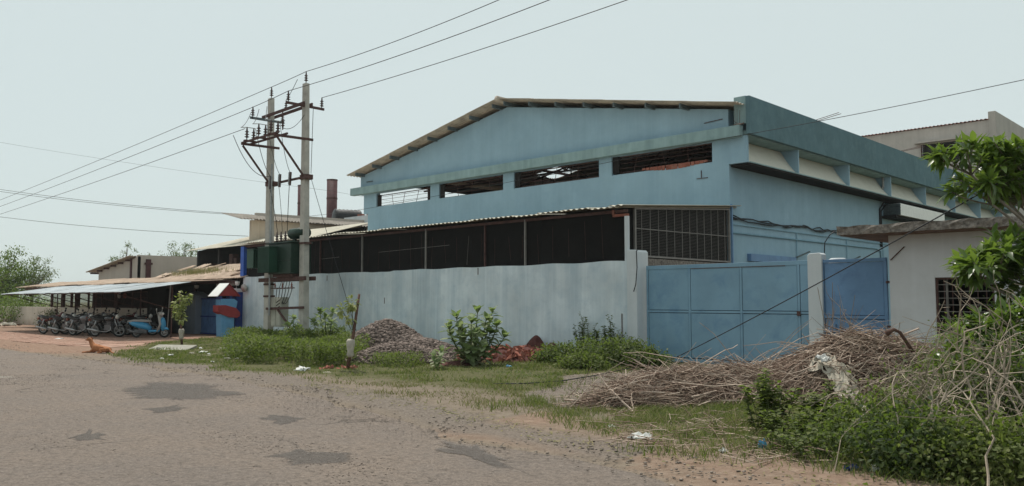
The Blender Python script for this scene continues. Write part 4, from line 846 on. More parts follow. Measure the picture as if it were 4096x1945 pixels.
wire(line([at(4300, 275, 1, 23.8), at(2900, 553, 1, 24.0), at(1466, 835, 1, 24.0), at(1180, 868, 1, 30)], .06), 'thin wire strung across the face of the blue hall', .010)
wire(sagline((-26.3, YP+.1, 6.15), gp(1446, 1392), .05, 10), 'stay wire slanting from the right pole down to the ground', .010, 'cable')
wire(sagline(gp(2640, 1462), far(3990, 735, 11.8), .06, 20), 'black cable slanting from the ground by the gate up into the frangipani', .011, 'cable', 'cable', None, 'slanting_cable')
wire([gp(x, y)+np.array([0, 0, .05]) for x, y in ((1975, 1546), (2100, 1545), (2250, 1534), (2380, 1512), (2490, 1488), (2640, 1462))], 'black cable lying across the grass and bare drive', .011, 'cable', 'cable', None, 'fallen_cable')

# ------------------------------------------------------------------ motorcycles, scooter, dog
def copy_tree(o, parent=None):
    c = o.copy(); COL.objects.link(c); c.parent = parent
    for ch in list(o.children): copy_tree(ch, c)
    return c
def wheel(par, x, r, name, spoked, yaw=0):
    w = bpy.data.objects.new(name, None); COL.objects.link(w); w.parent = par; w.location = (x, 0, r); w.rotation_euler = (0, 0, yaw); w.empty_display_size = .1
    def ring(rad, th, n=20, k=6):
        V = [((rad+th*math.cos(b))*math.cos(a), th*math.sin(b), (rad+th*math.cos(b))*math.sin(a)) for a in np.linspace(0, 2*math.pi, n, False) for b in np.linspace(0, 2*math.pi, k, False)]
        return V, [(i*k+j, ((i+1) % n)*k+j, ((i+1) % n)*k+(j+1) % k, i*k+(j+1) % k) for i in range(n) for j in range(k)]
    def lk(mb, n, m): o = link(n, mb.mesh(n, (0, 0, 0), True), m, w); return o
    lk(MB().add(*ring(r-.05, .048)), 'tyre', 'rubber'); m = MB().add(*ring(r-.095, .026))
    m.lathe([(.06, -.05), (.06, .05)], (0, 0, 0), (0, 1, 0), 10)
    for a in np.linspace(0, 2*math.pi, 5 if spoked else 9, False): m.bar((0, 0, 0), ((r-.09)*math.cos(a), 0, (r-.09)*math.sin(a)), .045 if spoked else .018, .03)
    lk(m, 'rim', 'rim'); return w
def motorcycle(paint, label):
    t = thing('motorcycle', label, 'motorcycle', (0, 0, 0), 'motorcycles parked under the tin canopy')
    def p(mb, n, m, sm=True): return mb.build(n, m, t, sm)
    wheel(t, .66, .30, 'front_wheel', True, R(28)); wheel(t, -.62, .30, 'rear_wheel', True)
    for s in (-.075, .075): p(B().tube([(.67, s, .30), (.50, s, .82)], .024, 7), 'fork_leg', 'chrome')
    p(MB().ball((.66, 0, .36), (.30, .06, .27), 12, 6, lambda q: Vector((q.x, q.y, max(q.z, .35)))), 'front_mudguard', paint)
    p(MB().ball((.16, 0, .80), (.30, .14, .14), 12, 8, lambda q: Vector((q.x, q.y*(1 if q.x > 0 else 1+.25*q.x), q.z*(1+.2*q.x)))), 'fuel_tank', paint)
    p(B().prism([(-.10, .82), (-.62, .86), (-.78, .92), (-.76, .84), (-.35, .74), (-.08, .73)], 1, -.12, .12), 'seat', 'seat')
    p(MB().ball((-.48, 0, .70), (.26, .12, .11), 10, 6), 'side_cover', paint); p(B().tube([(-.55, .1, .84), (-.86, .09, .90), (-.86, -.09, .90), (-.55, -.1, .84)], .014, 6), 'grab_rail', 'chrome')
    p(MB().ball((-.70, 0, .46), (.28, .06, .26), 10, 6, lambda q: Vector((q.x, q.y, max(q.z, .2)))), 'rear_mudguard', 'bike_black')
    p(B().box(-.02, .32, -.12, .12, .30, .55), 'engine', 'engine', False); m = B()
    for k in range(6): m.box(.08, .30, -.09, .09, .55+k*.028, .565+k*.028)
    p(m, 'cylinder_fins', 'engine', False)
    p(B().tube([(.30, -.10, .5), (.34, -.13, .34), (.1, -.15, .24), (-.25, -.17, .27)], .022, 6), 'exhaust_pipe', 'chrome'); p(B().tube([(-.25, -.17, .27), (-.40, -.18, .30), (-.86, -.19, .38)], [.035, .05, .042], 8), 'muffler', 'chrome')
    p(B().tube([(.46, 0, .92), (.10, 0, .66), (-.15, 0, .62), (-.62, 0, .78)], .022, 6), 'frame_tube', 'bike_black'); p(B().tube([(.44, 0, .86), (.34, 0, .32), (-.2, 0, .28), (-.62, 0, .30)], .02, 6), 'frame_tube', 'bike_black')
    p(B().tube([(-.58, .15, .36), (-.42, .13, .72)], .03, 7).tube([(-.58, -.15, .36), (-.42, -.13, .72)], .03, 7), 'shock_absorbers', 'chrome')
    p(B().tube([(.34, .36, 1.03), (.40, .28, 1.05), (.47, .1, .97), (.47, -.1, .97), (.40, -.28, 1.05), (.34, -.36, 1.03)], .014, 6), 'handlebar', 'bike_black')
    for s in (1, -1):
        p(B().tube([(.41, s*.26, 1.05), (.44, s*.30, 1.16)], .008, 5).lathe([(.05, 0), (.055, .012), (.03, .03)], (.44, s*.31, 1.19), (1, 0, 0), 9), 'mirror', 'bike_black')
        p(MB().ball((.48, s*.16, .86), (.04, .035, .03), 7, 5), 'indicator', 'brick')
    p(MB().ball((.58, 0, .90), (.10, .10, .11), 10, 7), 'headlamp', 'lamp_glass'); p(MB().ball((.52, 0, .94), (.10, .12, .12), 10, 7), 'headlamp_cowl', paint)
    p(B().box(-.90, -.84, -.06, .06, .70, .80), 'tail_lamp', 'brick', False); p(B().box(-.92, -.90, -.09, .09, .50, .64), 'number_plate', 'whitepaint', False)
    return t
HD = R(24)
BIKES = [(254, 1340, 'bike_maroon', 'maroon motorcycle at the outer end of the parked row near the shrub'), (303, 1343, 'bike_black', 'black motorcycle second from the shrub in the front of the row'), (372, 1347, 'bike_grey', 'grey motorcycle with blue silencer cover in the front of the row'), (470, 1351, 'bike_black', 'black motorcycle with bright alloy front wheel parked beside the blue scooter')]
protos = {k: motorcycle(k, '') for k in ('bike_black', 'bike_maroon', 'bike_grey')}; usedp = set()
def place_bike(kind, x, y, yaw, label):
    o = protos[kind] if kind not in usedp else copy_tree(protos[kind]); usedp.add(kind)
    o['label'] = label; o.location = (x, y, .02); o.rotation_euler = (R(random.uniform(5, 9)), 0, yaw)
BL = []
for px, py, k, l in BIKES:
    q = gp(px, py); BL.append((k, q[0]-.60*math.cos(HD), q[1]-.60*math.sin(HD), HD+R(random.uniform(-5, 5)), l))
for i, (x, y) in enumerate(((-44.2, 14.3), (-42.7, 14.6), (-41.3, 14.7), (-39.9, 15.0), (-38.6, 15.1))): BL.append((('bike_black', 'bike_grey', 'bike_black', 'bike_maroon', 'bike_black')[i], x, y, HD+R(random.uniform(-12, 12)), ('black motorcycle in the rear row behind the maroon motorcycle', 'grey motorcycle in the rear row behind the second black motorcycle', 'black motorcycle in the middle of the rear row by the low wall', 'maroon motorcycle in the rear row behind the grey motorcycle', 'black motorcycle in the rear row behind the scooter end')[i]))
for b in BL: place_bike(*b)
def scooter():
    q = gp(600, 1353); t = thing('scooter', 'blue and grey scooter parked under the right end of the canopy', 'scooter', (0, 0, 0))
    def p(mb, n, m, sm=True): return mb.build(n, m, t, sm)
    wheel(t, .62, .22, 'front_wheel', True, R(15)); wheel(t, -.58, .22, 'rear_wheel', True)
    def loft(sec, n=12):
        V = []; 
        for x, cz, ry, rz in sec:
            for a in np.linspace(0, 2*math.pi, n, False): V.append((x, ry*math.cos(a), cz+rz*math.sin(a)))
        m = len(sec); return MB().add(V, [(i*n+j, i*n+(j+1) % n, (i+1)*n+(j+1) % n, (i+1)*n+j) for i in range(m-1) for j in range(n)]+[tuple(range(n))[::-1], tuple(range((m-1)*n, m*n))])
    p(loft([(-.88, .66, .05, .05), (-.72, .62, .15, .12), (-.40, .55, .19, .17), (-.10, .48, .17, .16), (.05, .38, .13, .10)]), 'rear_body', 'scooter'); p(loft([(-.92, .70, .04, .03), (-.70, .74, .12, .05), (-.40, .74, .15, .06), (0, .72, .13, .05), (.04, .70, .05, .03)]), 'seat', 'scooter_grey')
    p(B().prism([(.0, .26), (.42, .26), (.46, .34), (.0, .34)], 1, -.17, .17), 'floor_board', 'scooter'); p(B().prism([(.40, .28), (.56, .60), (.46, .98), (.42, .98), (.48, .60), (.34, .28)], 1, -.20, .20), 'leg_shield', 'scooter_grey'); p(MB().ball((.56, 0, .58), (.12, .18, .30), 10, 7), 'front_apron', 'scooter')
    p(MB().ball((.46, 0, 1.02), (.13, .14, .10), 10, 7), 'headlamp_cowl', 'scooter_grey'); p(MB().ball((.57, 0, 1.03), (.05, .08, .06), 9, 6), 'headlamp', 'lamp_glass'); p(B().tube([(.38, .34, 1.04), (.45, 0, 1.05), (.38, -.34, 1.04)], .016, 6), 'handlebar', 'rubber')
    for s in (1, -1): p(B().tube([(.42, s*.24, 1.05), (.42, s*.30, 1.22)], .008, 5).lathe([(.05, 0), (.055, .012)], (.42, s*.31, 1.25), (1, 0, 0), 9), 'mirror', 'lamp_glass')
    p(MB().ball((.62, 0, .32), (.20, .07, .16), 10, 6, lambda v: Vector((v.x, v.y, max(v.z, .2)))), 'front_mudguard', 'scooter'); p(B().tube([(-.2, -.16, .24), (-.5, -.17, .26), (-.82, -.18, .32)], [.03, .05, .045], 8), 'muffler', 'engine'); p(B().box(-.45, -.1, -.1, .1, .2, .42), 'engine', 'engine', False); p(B().tube([(-.6, .11, .66), (-.92, .09, .72), (-.92, -.09, .72), (-.6, -.11, .66)], .014, 6), 'grab_rail', 'chrome')
    t.location = (q[0], q[1], .02); t.rotation_euler = (R(6), 0, R(45)); return t
scooter()
def skinned(name, nodes, edges, mat, parent, sub=2):
    me = bpy.data.meshes.new(name); me.from_pydata([n[0] for n in nodes], edges, []); o = bpy.data.objects.new(name, me); COL.objects.link(o)
    sm = o.modifiers.new('skin', 'SKIN'); o.modifiers.new('smooth', 'SUBSURF').render_levels = sub; o.modifiers['smooth'].levels = sub
    for v, n in zip(me.skin_vertices[0].data, nodes): r = n[1]; v.radius = r if isinstance(r, tuple) else (r, r)
    me.skin_vertices[0].data[0].use_root = True
    bpy.context.view_layer.update(); dg = bpy.context.evaluated_depsgraph_get(); m2 = bpy.data.meshes.new_from_object(o.evaluated_get(dg)); bpy.data.objects.remove(o)
    m2.name = name; m2.polygons.foreach_set('use_smooth', [True]*len(m2.polygons)); return link(name, m2, mat, parent)
dq = gp(395, 1414); dog = thing('dog', 'tan dog lying on the bare earth at the road edge with its head raised', 'dog', (0, 0, 0))
# dog frame: x towards its nose, y to its left, z up; lying on the chest with the hind legs folded
dn = [((-.22, 0, .12), (.105, .10)), ((-.06, 0, .125), (.10, .10)), ((.10, 0, .15), (.115, .105)), ((.20, 0, .21), .075), ((.25, 0, .31), .058), ((.285, 0, .385), (.062, .062)), ((.35, 0, .375), .042), ((.41, 0, .355), .027),
      ((.13, .08, .10), .042), ((.20, .09, .045), .034), ((.38, .09, .03), .026), ((.46, .09, .025), .026), ((.13, -.08, .10), .042), ((.20, -.09, .045), .034), ((.36, -.10, .03), .026), ((.44, -.10, .025), .026),
      ((-.26, .10, .10), .062), ((-.12, .14, .10), .045), ((-.22, .16, .04), .03), ((-.08, .17, .025), .024), ((-.26, -.10, .10), .062), ((-.12, -.14, .09), .045), ((-.22, -.16, .035), .03), ((-.08, -.17, .022), .024),
      ((-.32, 0, .11), .04), ((-.42, .04, .04), .022), ((-.54, .10, .025), .016), ((-.60, .16, .025), .012)]
de = [(0, 1), (1, 2), (2, 3), (3, 4), (4, 5), (5, 6), (6, 7), (2, 8), (8, 9), (9, 10), (10, 11), (2, 12), (12, 13), (13, 14), (14, 15), (0, 16), (16, 17), (17, 18), (18, 19), (0, 20), (20, 21), (21, 22), (22, 23), (0, 24), (24, 25), (25, 26), (26, 27)]
skinned('body', dn, de, 'dog', dog)
for s in (1, -1):
    MB().add([(.27, s*.035, .435), (.31, s*.05, .43), (.265, s*.085, .40), (.285, s*.098, .34), (.30, s*.075, .385), (.255, s*.06, .42)], [(0, 1, 4, 2), (2, 4, 3), (0, 2, 5), (1, 3, 4), (0, 5, 3, 1), (5, 2, 3)]).build('ear', 'dog', dog)
    MB().ball((.338, s*.030, .405), .009, 7, 5).build('eye', 'rubber', dog)
MB().ball((.432, 0, .362), (.014, .016, .012), 8, 6).build('nose', 'rubber', dog)
dog.location = (dq[0], dq[1], .0); dog.rotation_euler = (0, 0, math.atan2(-RT[1], -RT[0])-R(12)); dog.scale = (1.12, 1.12, 1.12)

# ------------------------------------------------------------------ plants
def curve(a, b, bend, n=5):
    a, b = np.array(a, float), np.array(b, float); c = (a+b)/2+np.array(bend, float)
    return [a*(1-t)**2+2*c*t*(1-t)+b*t*t for t in np.linspace(0, 1, n)]
def stemmed(name, label, cat, base, h, spread, nstem, nleaf, L, Wd, mat, group=None, lean=(0, 0), stem=.007, up=.3, t0=.15):
    """upright weed: curved stems with leaves set along them"""
    t = thing(name, label, cat, (base[0], base[1], 0), group); m = B(); P = []; D = []
    for i in range(nstem):
        a = random.random()*6.283; r = spread*random.random()**.6; hh = h*random.uniform(.7, 1.05)*(1-.3*r/max(spread, .01))
        tip = np.array([base[0]+math.cos(a)*r+lean[0]*hh, base[1]+math.sin(a)*r+lean[1]*hh, hh]); b0 = np.array([base[0]+math.cos(a)*r*.35, base[1]+math.sin(a)*r*.35, -.03])
        c = curve(b0, tip, (random.uniform(-.1, .1)*h, random.uniform(-.1, .1)*h, .1*h), 6); m.tube(c, [stem, stem, stem*.8, stem*.7, stem*.5, stem*.3], 4); c = np.array(c)
        for k in range(nleaf):
            tt = t0+(1-t0)*(k+random.random())/nleaf; j = min(4, int(tt*5)); f = tt*5-j; P.append(c[j]*(1-f)+c[j+1]*f); an = random.random()*6.283; D.append((math.cos(an), math.sin(an), up+random.uniform(-.35, .35)))
    m.build('stems', 'twig', t); P = np.array(P); n = len(P)
    leafobj('leaves', P, np.array(D), np.array([0, 0, 1.])+.5*rdir(n), L*RNG.uniform(.6, 1.15, n), Wd*RNG.uniform(.7, 1.1, n), mat, t); return t
def bushy(name, label, cat, c, rad, nclump, per, L, Wd, mat, group=None, stemr=.012, spread=.22, z0=0., kind=None):
    """dense bush: leaf clumps through an ellipsoid with stems reaching them"""
    t = thing(name, label, cat, (c[0], c[1], z0), group); m = B(); cs = []
    while len(cs) < nclump:
        q = RNG.uniform(-1, 1, 3); d = np.linalg.norm(q)
        if .25 < d < 1 and q[2] > -.8: cs.append(np.array(c)+q*np.array(rad))
    for i, q in enumerate(cs):
        if i % 3 == 0: m.tube(curve((c[0]+random.uniform(-.2, .2)*rad[0], c[1]+random.uniform(-.2, .2)*rad[1], z0-.03), q, (0, 0, .15*rad[2]), 5), [stemr, stemr, stemr*.7, stemr*.5, stemr*.3], 4)
    m.build('stems', 'bark', t); cs = np.array(cs); P = np.repeat(cs, per, 0)+RNG.normal(size=(nclump*per, 3))*np.array(rad)*spread
    P[:, 2] = np.maximum(P[:, 2], z0+.02); n = len(P); out = unit(P-np.array(c))
    leafobj('leaves', P, out*.6+rdir(n), out*.5+np.array([0, 0, .7])+.6*rdir(n), L*RNG.uniform(.55, 1.2, n), Wd*RNG.uniform(.6, 1.1, n), mat, t); return t
# one large leaf shared by every frangipani and calotropis leaf
def bigleaf(name, L, Wd, n=5, droop=.25):
    V = []; 
    for i in range(n+1):
        t = i/n; w = Wd/2*math.sin(math.pi*min(1, t*.93+.05))**.75*(.7+.5*t if t < .75 else 1.05); z = .12*L*t-droop*L*t*t
        V += [(L*t, w, z+.18*w), (L*t, 0, z), (L*t, -w, z+.18*w)]
    F = [q for i in range(n) for q in ((3*i, 3*i+3, 3*i+4, 3*i+1), (3*i+1, 3*i+4, 3*i+5, 3*i+2))]
    me = bpy.data.meshes.new(name); me.from_pydata(V, [], F); me.update(); me.polygons.foreach_set('use_smooth', [True]*len(F)); return me
PLL = [bigleaf('frangipani_leaf', .27, .085, 5, d) for d in (.15, .35, .6)]; CAL = [bigleaf('calotropis_leaf', .185, .125, 4, d) for d in (.1, .3)]
def leafpart(me, mat, parent, p, d, roll, s):
    d = Vector(d).normalized(); z = (Vector((0, 0, 1))-d*d.z); z = z.normalized() if z.length > .05 else d.orthogonal().normalized(); y = z.cross(d)
    m = Matrix((d, y, z)).transposed().to_4x4() @ Matrix.Rotation(roll, 4, 'X') @ Matrix.Scale(s, 4); m.translation = Vector([float(v) for v in p])-rootloc(parent)
    o = link('leaf', me, mat, parent); o.matrix_local = m; return o
def rosette(parent, tip, ax, n, meshes, mat, s=1., tilt=(.2, 1.2)):
    ax = Vector(ax).normalized(); u = ax.orthogonal().normalized(); w = ax.cross(u)
    for k in range(n):
        a = k*2.4+random.uniform(-.3, .3); e = random.uniform(*tilt)*(.4+.6*k/n+.2); d = ax*math.cos(e)+(u*math.cos(a)+w*math.sin(a))*math.sin(e)
        leafpart(random.choice(meshes), mat, parent, Vector(tip)-ax*.012*k, d, random.uniform(-.4, .4), s*random.uniform(.7, 1.1))
def mass_rosettes(name, tips, axs, n, L, Wd, mat, parent):
    P = []; D = []
    for q, ax in zip(tips, axs):
        ax = unit(np.array(ax, float)); u = unit(np.cross(ax, [.3, .5, .8])); w = np.cross(ax, u)
        for k in range(n): a = k*2.4; e = random.uniform(.3, 2.0); P.append(np.array(q)-ax*.01*k); D.append(ax*math.cos(e)+(u*math.cos(a)+w*math.sin(a))*math.sin(e))
    m = len(P); return leafobj(name, np.array(P), np.array(D), np.array([0, 0, 1.])+.3*rdir(m), L*RNG.uniform(.7, 1.1, m), Wd*RNG.uniform(.8, 1.1, m), mat, parent, 'stuff', droop=.25, wide=.5)
def frangipani(label, base, groups, hero, mat, s=1., nl=11, massmat='plum_mass', per=17):
    """tree whose forked limbs end in leaf rosettes; groups are lists of 3-D tips that share a limb"""
    t = thing('frangipani_tree', label, 'tree', base); tr = B(); tips = [q for g_ in groups for q in g_]; b = np.array(base); top = b+np.array([0, 0, .55*np.mean([q[2] for q in tips])])
    tr.tube([b-[0, 0, .1], b+(top-b)*.5+RT*.04, top], [.11, .095, .08], 8); tr.build('trunk', 'bark', t, True); m = B()
    for g_ in groups:
        c = np.mean(g_, 0)-np.array([0, 0, .14]); c = c+(top-c)*.12; mid = (top+c)/2-np.array([0, 0, .02])+RNG.normal(size=3)*.05; m.tube([top, mid, c], [.034, .024, .017], 6)
        for q in g_: m.tube(curve(c, q, RNG.normal(size=3)*.03, 4), [.013, .011, .010, .009], 5)
    m.build('limbs', 'bark', t, True); crown = bpy.data.objects.new('crown', None); COL.objects.link(crown); crown.parent = t
    c = np.mean(tips, 0); random.shuffle(tips)
    for q in tips[:hero]: rosette(crown, q, unit(np.array(q)-c+np.array([0, 0, .5])), nl, PLL, mat, s)
    rest = tips[hero:]
    if rest: mass_rosettes('leaf_mass', rest, [np.array(q)-c+np.array([0, 0, .5]) for q in rest], per, .27*s, .09*s, massmat, crown)
    return t
def cloud(lst):
    """(px, py, fwd, half width, half height, n) -> groups of scattered tips"""
    out = []
    for px, py, fwd, rx, ry, n in lst:
        g_ = []
        for _ in range(n): q = RNG.normal(size=3)*.55; q = q/max(1, np.linalg.norm(q)); g_.append(far(px, py, fwd)+RT*q[0]*rx+UPZ*q[1]*ry+FWH*q[2]*.5)
        out.append(g_)
    return out
fb_ = gp(4420, 1640)
frangipani('broad-leaved frangipani tree reaching over the gatehouse roof', (fb_[0], fb_[1], 0), cloud([(3830, 625, 12.2, .28, .16, 9), (3960, 605, 12.4, .32, .18, 13), (3940, 700, 12.4, .45, .24, 18), (4060, 650, 12.6, .4, .32, 18), (3890, 745, 12., .35, .12, 9), (4150, 640, 12.6, .5, .4, 16), (4050, 760, 12.5, .35, .15, 11)]), 26, 'plum')
fb2 = gp(4330, 1660)
frangipani('dark leafy frangipani shrub in front of the gatehouse window', (fb2[0], fb2[1], 0), cloud([(3950, 1035, 11.2, .32, .18, 15), (4060, 990, 11.4, .35, .24, 18), (3890, 1075, 11., .2, .10, 8), (4070, 1085, 11.3, .25, .2, 12), (4095, 1190, 11.3, .2, .22, 9)]), 22, 'plum_dark', 1., 11, 'plum_mass')
fb3 = gp(3960, 1720)
frangipani('low bright green frangipani beside the dry branch heap', (fb3[0], fb3[1], 0), cloud([(3850, 1320, 10.2, .25, .16, 13), (3970, 1290, 10.2, .25, .18, 13), (4070, 1250, 10.3, .22, .2, 12), (3840, 1430, 10., .22, .18, 12), (3970, 1420, 10., .3, .22, 14), (4080, 1380, 10, .2, .25, 12)]), 20, 'plum', .75)
# calotropis against the wall, with individually set leaves
def calotropis(label, stems, s=1.):
    t = thing('calotropis_plant', label, 'plant', (*stems[0][0][:2], 0)); m = B()
    for base, tip in stems:
        base, tip = np.array(base), np.array(tip); c = np.array(curve(base-[0, 0, .03], tip, (tip-base)*np.array([.25, .25, -.05]), 12)); m.tube(c, [.016*s]*5+[.013*s]*4+[.008*s]*3, 5)
        for k in range(3, 12):
            ax = Vector(c[k]-c[k-1]).normalized(); u = ax.orthogonal().normalized(); w = ax.cross(u); a = k*1.57
            for sg_ in (1, -1): leafpart(random.choice(CAL), 'calo', t, c[k], ax*.35+(u*math.cos(a)+w*math.sin(a))*sg_, random.uniform(-.3, .3), s*random.uniform(.8, 1.25))
        rosette(t, tip, ax, 6, CAL, 'calo', s*.85, (.4, 1.4))
    m.build('stems', 'twig', t, True)
cq = gp(1885, 1462)
def cs(px, py, fwd): return far(px, py, fwd)
calotropis('tall pale-leaved calotropis plant between the gravel heap and the rubble', [(cq, cs(1826, 1270, 20.3)), (cq, cs(1885, 1285, 20.)), (cq, cs(1910, 1245, 20.8)), (cq, cs(1970, 1245, 20.9)), (cq, cs(1795, 1310, 20.2)), (cq, cs(1945, 1275, 20.4)), (cq, cs(1850, 1345, 19.9)), (cq, cs(1905, 1330, 19.8)), (cq, cs(1960, 1330, 20.5)), (cq, cs(2020, 1345, 20.6)), (cq, cs(1870, 1400, 19.8)), (cq, cs(1930, 1390, 20)), (cq, cs(1840, 1310, 20)), (cq, cs(1990, 1300, 20.6))], 1.45)
calotropis('small calotropis seedling at the foot of the gravel heap', [(gp(1750, 1470), cs(1765, 1405, 19.2)), (gp(1750, 1470), cs(1735, 1425, 19.2))], .9)
cq = gp(1310, 1372); calotropis('dark calotropis plant against the wall beside the right pole', [(cq, cs(1280, 1245, 27.)), (cq, cs(1300, 1270, 27)), (cq, cs(1255, 1290, 27)), (cq, cs(1325, 1290, 27)), (cq, cs(1330, 1250, 27.4))], 1.4)
cq = gp(1165, 1372); calotropis('small calotropis plant between the two concrete poles', [(cq, cs(1175, 1275, 28.5)), (cq, cs(1150, 1300, 28.5)), (cq, cs(1195, 1310, 28.5))], 1.3)
WG = 'weeds along the boundary wall'
for (px, py, h, sp, ns, nl, L, mt, lab) in ((1015, 1365, .75, .6, 14, 16, .07, 'weed_dark', 'dark straggly weed at the left end of the whitewashed wall'), (1655, 1380, 1.05, .3, 5, 14, .13, 'weed_dark', 'leafy weed rising behind the top of the gravel heap'), (2095, 1400, .85, .12, 6, 22, .05, 'weed', 'thin feathery weed above the brick rubble'), (2215, 1415, .75, .18, 7, 16, .06, 'weed', 'pale slender weed by the wall right of the rubble'),
        (2330, 1432, 1.35, .30, 10, 26, .07, 'weed', 'tallest leaning weed against the wall near the gate pillar'), (2385, 1440, 1.0, .3, 10, 24, .07, 'weed', 'bushy weed clump against the wall near the gate pillar'), (2440, 1440, 1.25, .25, 9, 26, .07, 'weed', 'upright leafy weed second from the gate pillar'), (2475, 1445, .95, .2, 8, 22, .06, 'weed', 'slender weed with bare tip beside the iron stub'), (2525, 1447, .8, .25, 9, 20, .06, 'weed_dark', 'small weed growing at the foot of the gate pillar'), (2570, 1460, .5, .3, 10, 18, .06, 'weed_light', 'low light green weed at the corner of the wide gate')):
    q = gp(px, py); stemmed('wall_weed', lab, 'weed', q, h, sp, ns+3, int(nl*1.4), L*1.45, L*.95, mt, WG)
q = gp(1905, 1395); bushy('dark_bush', 'dark low bush behind the gravel heap', 'bush', (q[0]-.9, q[1]+.7, .45), (1.0, .45, .42), 40, 40, .08, .05, 'weed_dark')
q = gp(2400, 1465)
for k, (px, py, rr, hh, lab) in enumerate(((2250, 1455, .75, .30, 'low spreading green bush beside the brick rubble'), (2390, 1462, .9, .42, 'broad low green bush in front of the tall wall weeds'), (2500, 1470, .75, .40, 'rounded low green bush before the gate pillar'), (2590, 1475, .5, .28, 'small green bush at the corner of the wide gate'), (2330, 1478, .55, .22, 'yellowish green weed cushion on the grass before the wall'))):
    q = gp(px, py); bushy('low_bush', lab, 'bush', (q[0], q[1], hh*.55), (rr, rr*.7, hh), 60, 50, .085, .055, 'weed_light' if k == 4 else 'weed', 'low bushes by the gate')
q = gp(70, 1305); bushy('wall_shrub', 'rounded grey green shrub against the low beige wall', 'shrub', (q[0]+5, q[1]+.4, .5), (.95, .7, .6), 60, 40, .09, .05, 'weed_dark')
# weed thicket round the poles: nobody could count it
TH = pxpoly([(905, 1440), (990, 1462), (1250, 1470), (1420, 1468), (1470, 1440), (1420, 1400), (1330, 1384), (1060, 1362), (1000, 1372), (900, 1395)])
P2 = sample(TH, 1700); ok_ = vnoise(P2[:, 0], P2[:, 1], .9, 11) > .22; P2 = P2[ok_]; VP = []; 
for x, y in P2: hgt = .22+.55*vnoise(x, y, 1.2, 12)**1.3; k = 26; tt = RNG.random(k)**.7; VP.append(np.c_[x+RNG.normal(0, .09, k), y+RNG.normal(0, .09, k), tt*hgt+.02])
VP = np.vstack(VP); n = len(VP); tk_ = leafobj('weed_thicket', VP, rdir(n)+[0, 0, .35], np.array([0, 0, 1.])+.6*rdir(n), RNG.uniform(.04, .12, n), RNG.uniform(.025, .06, n), 'weed_light'); tag(tk_, 'thicket of bright green weeds round the feet of the poles', 'weeds', None, 'stuff')
TH2 = pxpoly([(1470, 1465), (1530, 1455), (1640, 1440), (1700, 1470), (1560, 1480)]); P2 = sample(TH2, 160); VP = []
for x, y in P2: k = 20; VP.append(np.c_[x+RNG.normal(0, .08, k), y+RNG.normal(0, .08, k), RNG.random(k)*.30+.02])
VP = np.vstack(VP); n = len(VP); tag(leafobj('weed_patch', VP, rdir(n)+[0, 0, .35], np.array([0, 0, 1.])+.6*rdir(n), RNG.uniform(.03, .08, n), RNG.uniform(.02, .04, n), 'weed_light'), 'green weeds at the foot of the gravel heap', 'weeds', None, 'stuff')
# saplings with wrapped stems
def sapling(label, base, top, lean, leafspots, mat, wrapz):
    t = thing('sapling', label, 'sapling', (base[0], base[1], 0)); tp_ = (base[0]+lean[0], base[1]+lean[1], top)
    B().tube([(base[0], base[1], -.05), (base[0]+lean[0]*.5+.02, base[1]+lean[1]*.5, top*.5), tp_], [.045, .038, .028], 7).build('stake', 'stake', t, True)
    z0, z1 = wrapz; B().lathe([(.05, z0), (.085, z0+.05), (.07, z0+(z1-z0)*.35), (.095, z0+(z1-z0)*.6), (.10, z1-.05), (.07, z1)], (base[0]+lean[0]*.25, base[1]+lean[1]*.25, 0), (.03, 0, 1), 9).build('wrapping', 'sacking', t, True)
    m = B(); P = []; D = []
    for q, rr, n in leafspots:
        q = np.array(q); m.tube(curve((base[0]+lean[0]*.5, base[1]+lean[1]*.5, top*.45), q, (0, 0, .1), 5), .008, 4)
        for _ in range(n): d = rdir(1)[0]; P.append(q+d*rr*random.random()**.5); D.append(d+[0, 0, -.4])
    m.build('stems', 'twig', t); n = len(P); leafobj('leaves', np.array(P), np.array(D), np.array([0, 0, 1.])+.6*rdir(n), RNG.uniform(.09, .17, n), RNG.uniform(.06, .10, n), mat, t)
b_ = gp(1388, 1482); fw_ = 18.9
sapling('sapling tied to a dark stake with wrapped base beside the gravel heap', b_, 1.76, (RT*.26)[:2], [(far(1408, 1215, fw_), .14, 60), (far(1367, 1240, fw_), .10, 34), (far(1400, 1275, fw_), .08, 22)], 'sapling_leaf', (.30, .72))
b_ = gp(728, 1386); fw_ = 28.8
sapling('leafy sapling with sacking round its foot near the left gateway', b_, 1.95, (RT*(-.15))[:2], [(far(740, 1190, fw_), .22, 70), (far(718, 1215, fw_), .24, 90), (far(712, 1250, fw_), .22, 80), (far(724, 1275, fw_), .16, 50)], 'sapling_leaf', (.25, .62))

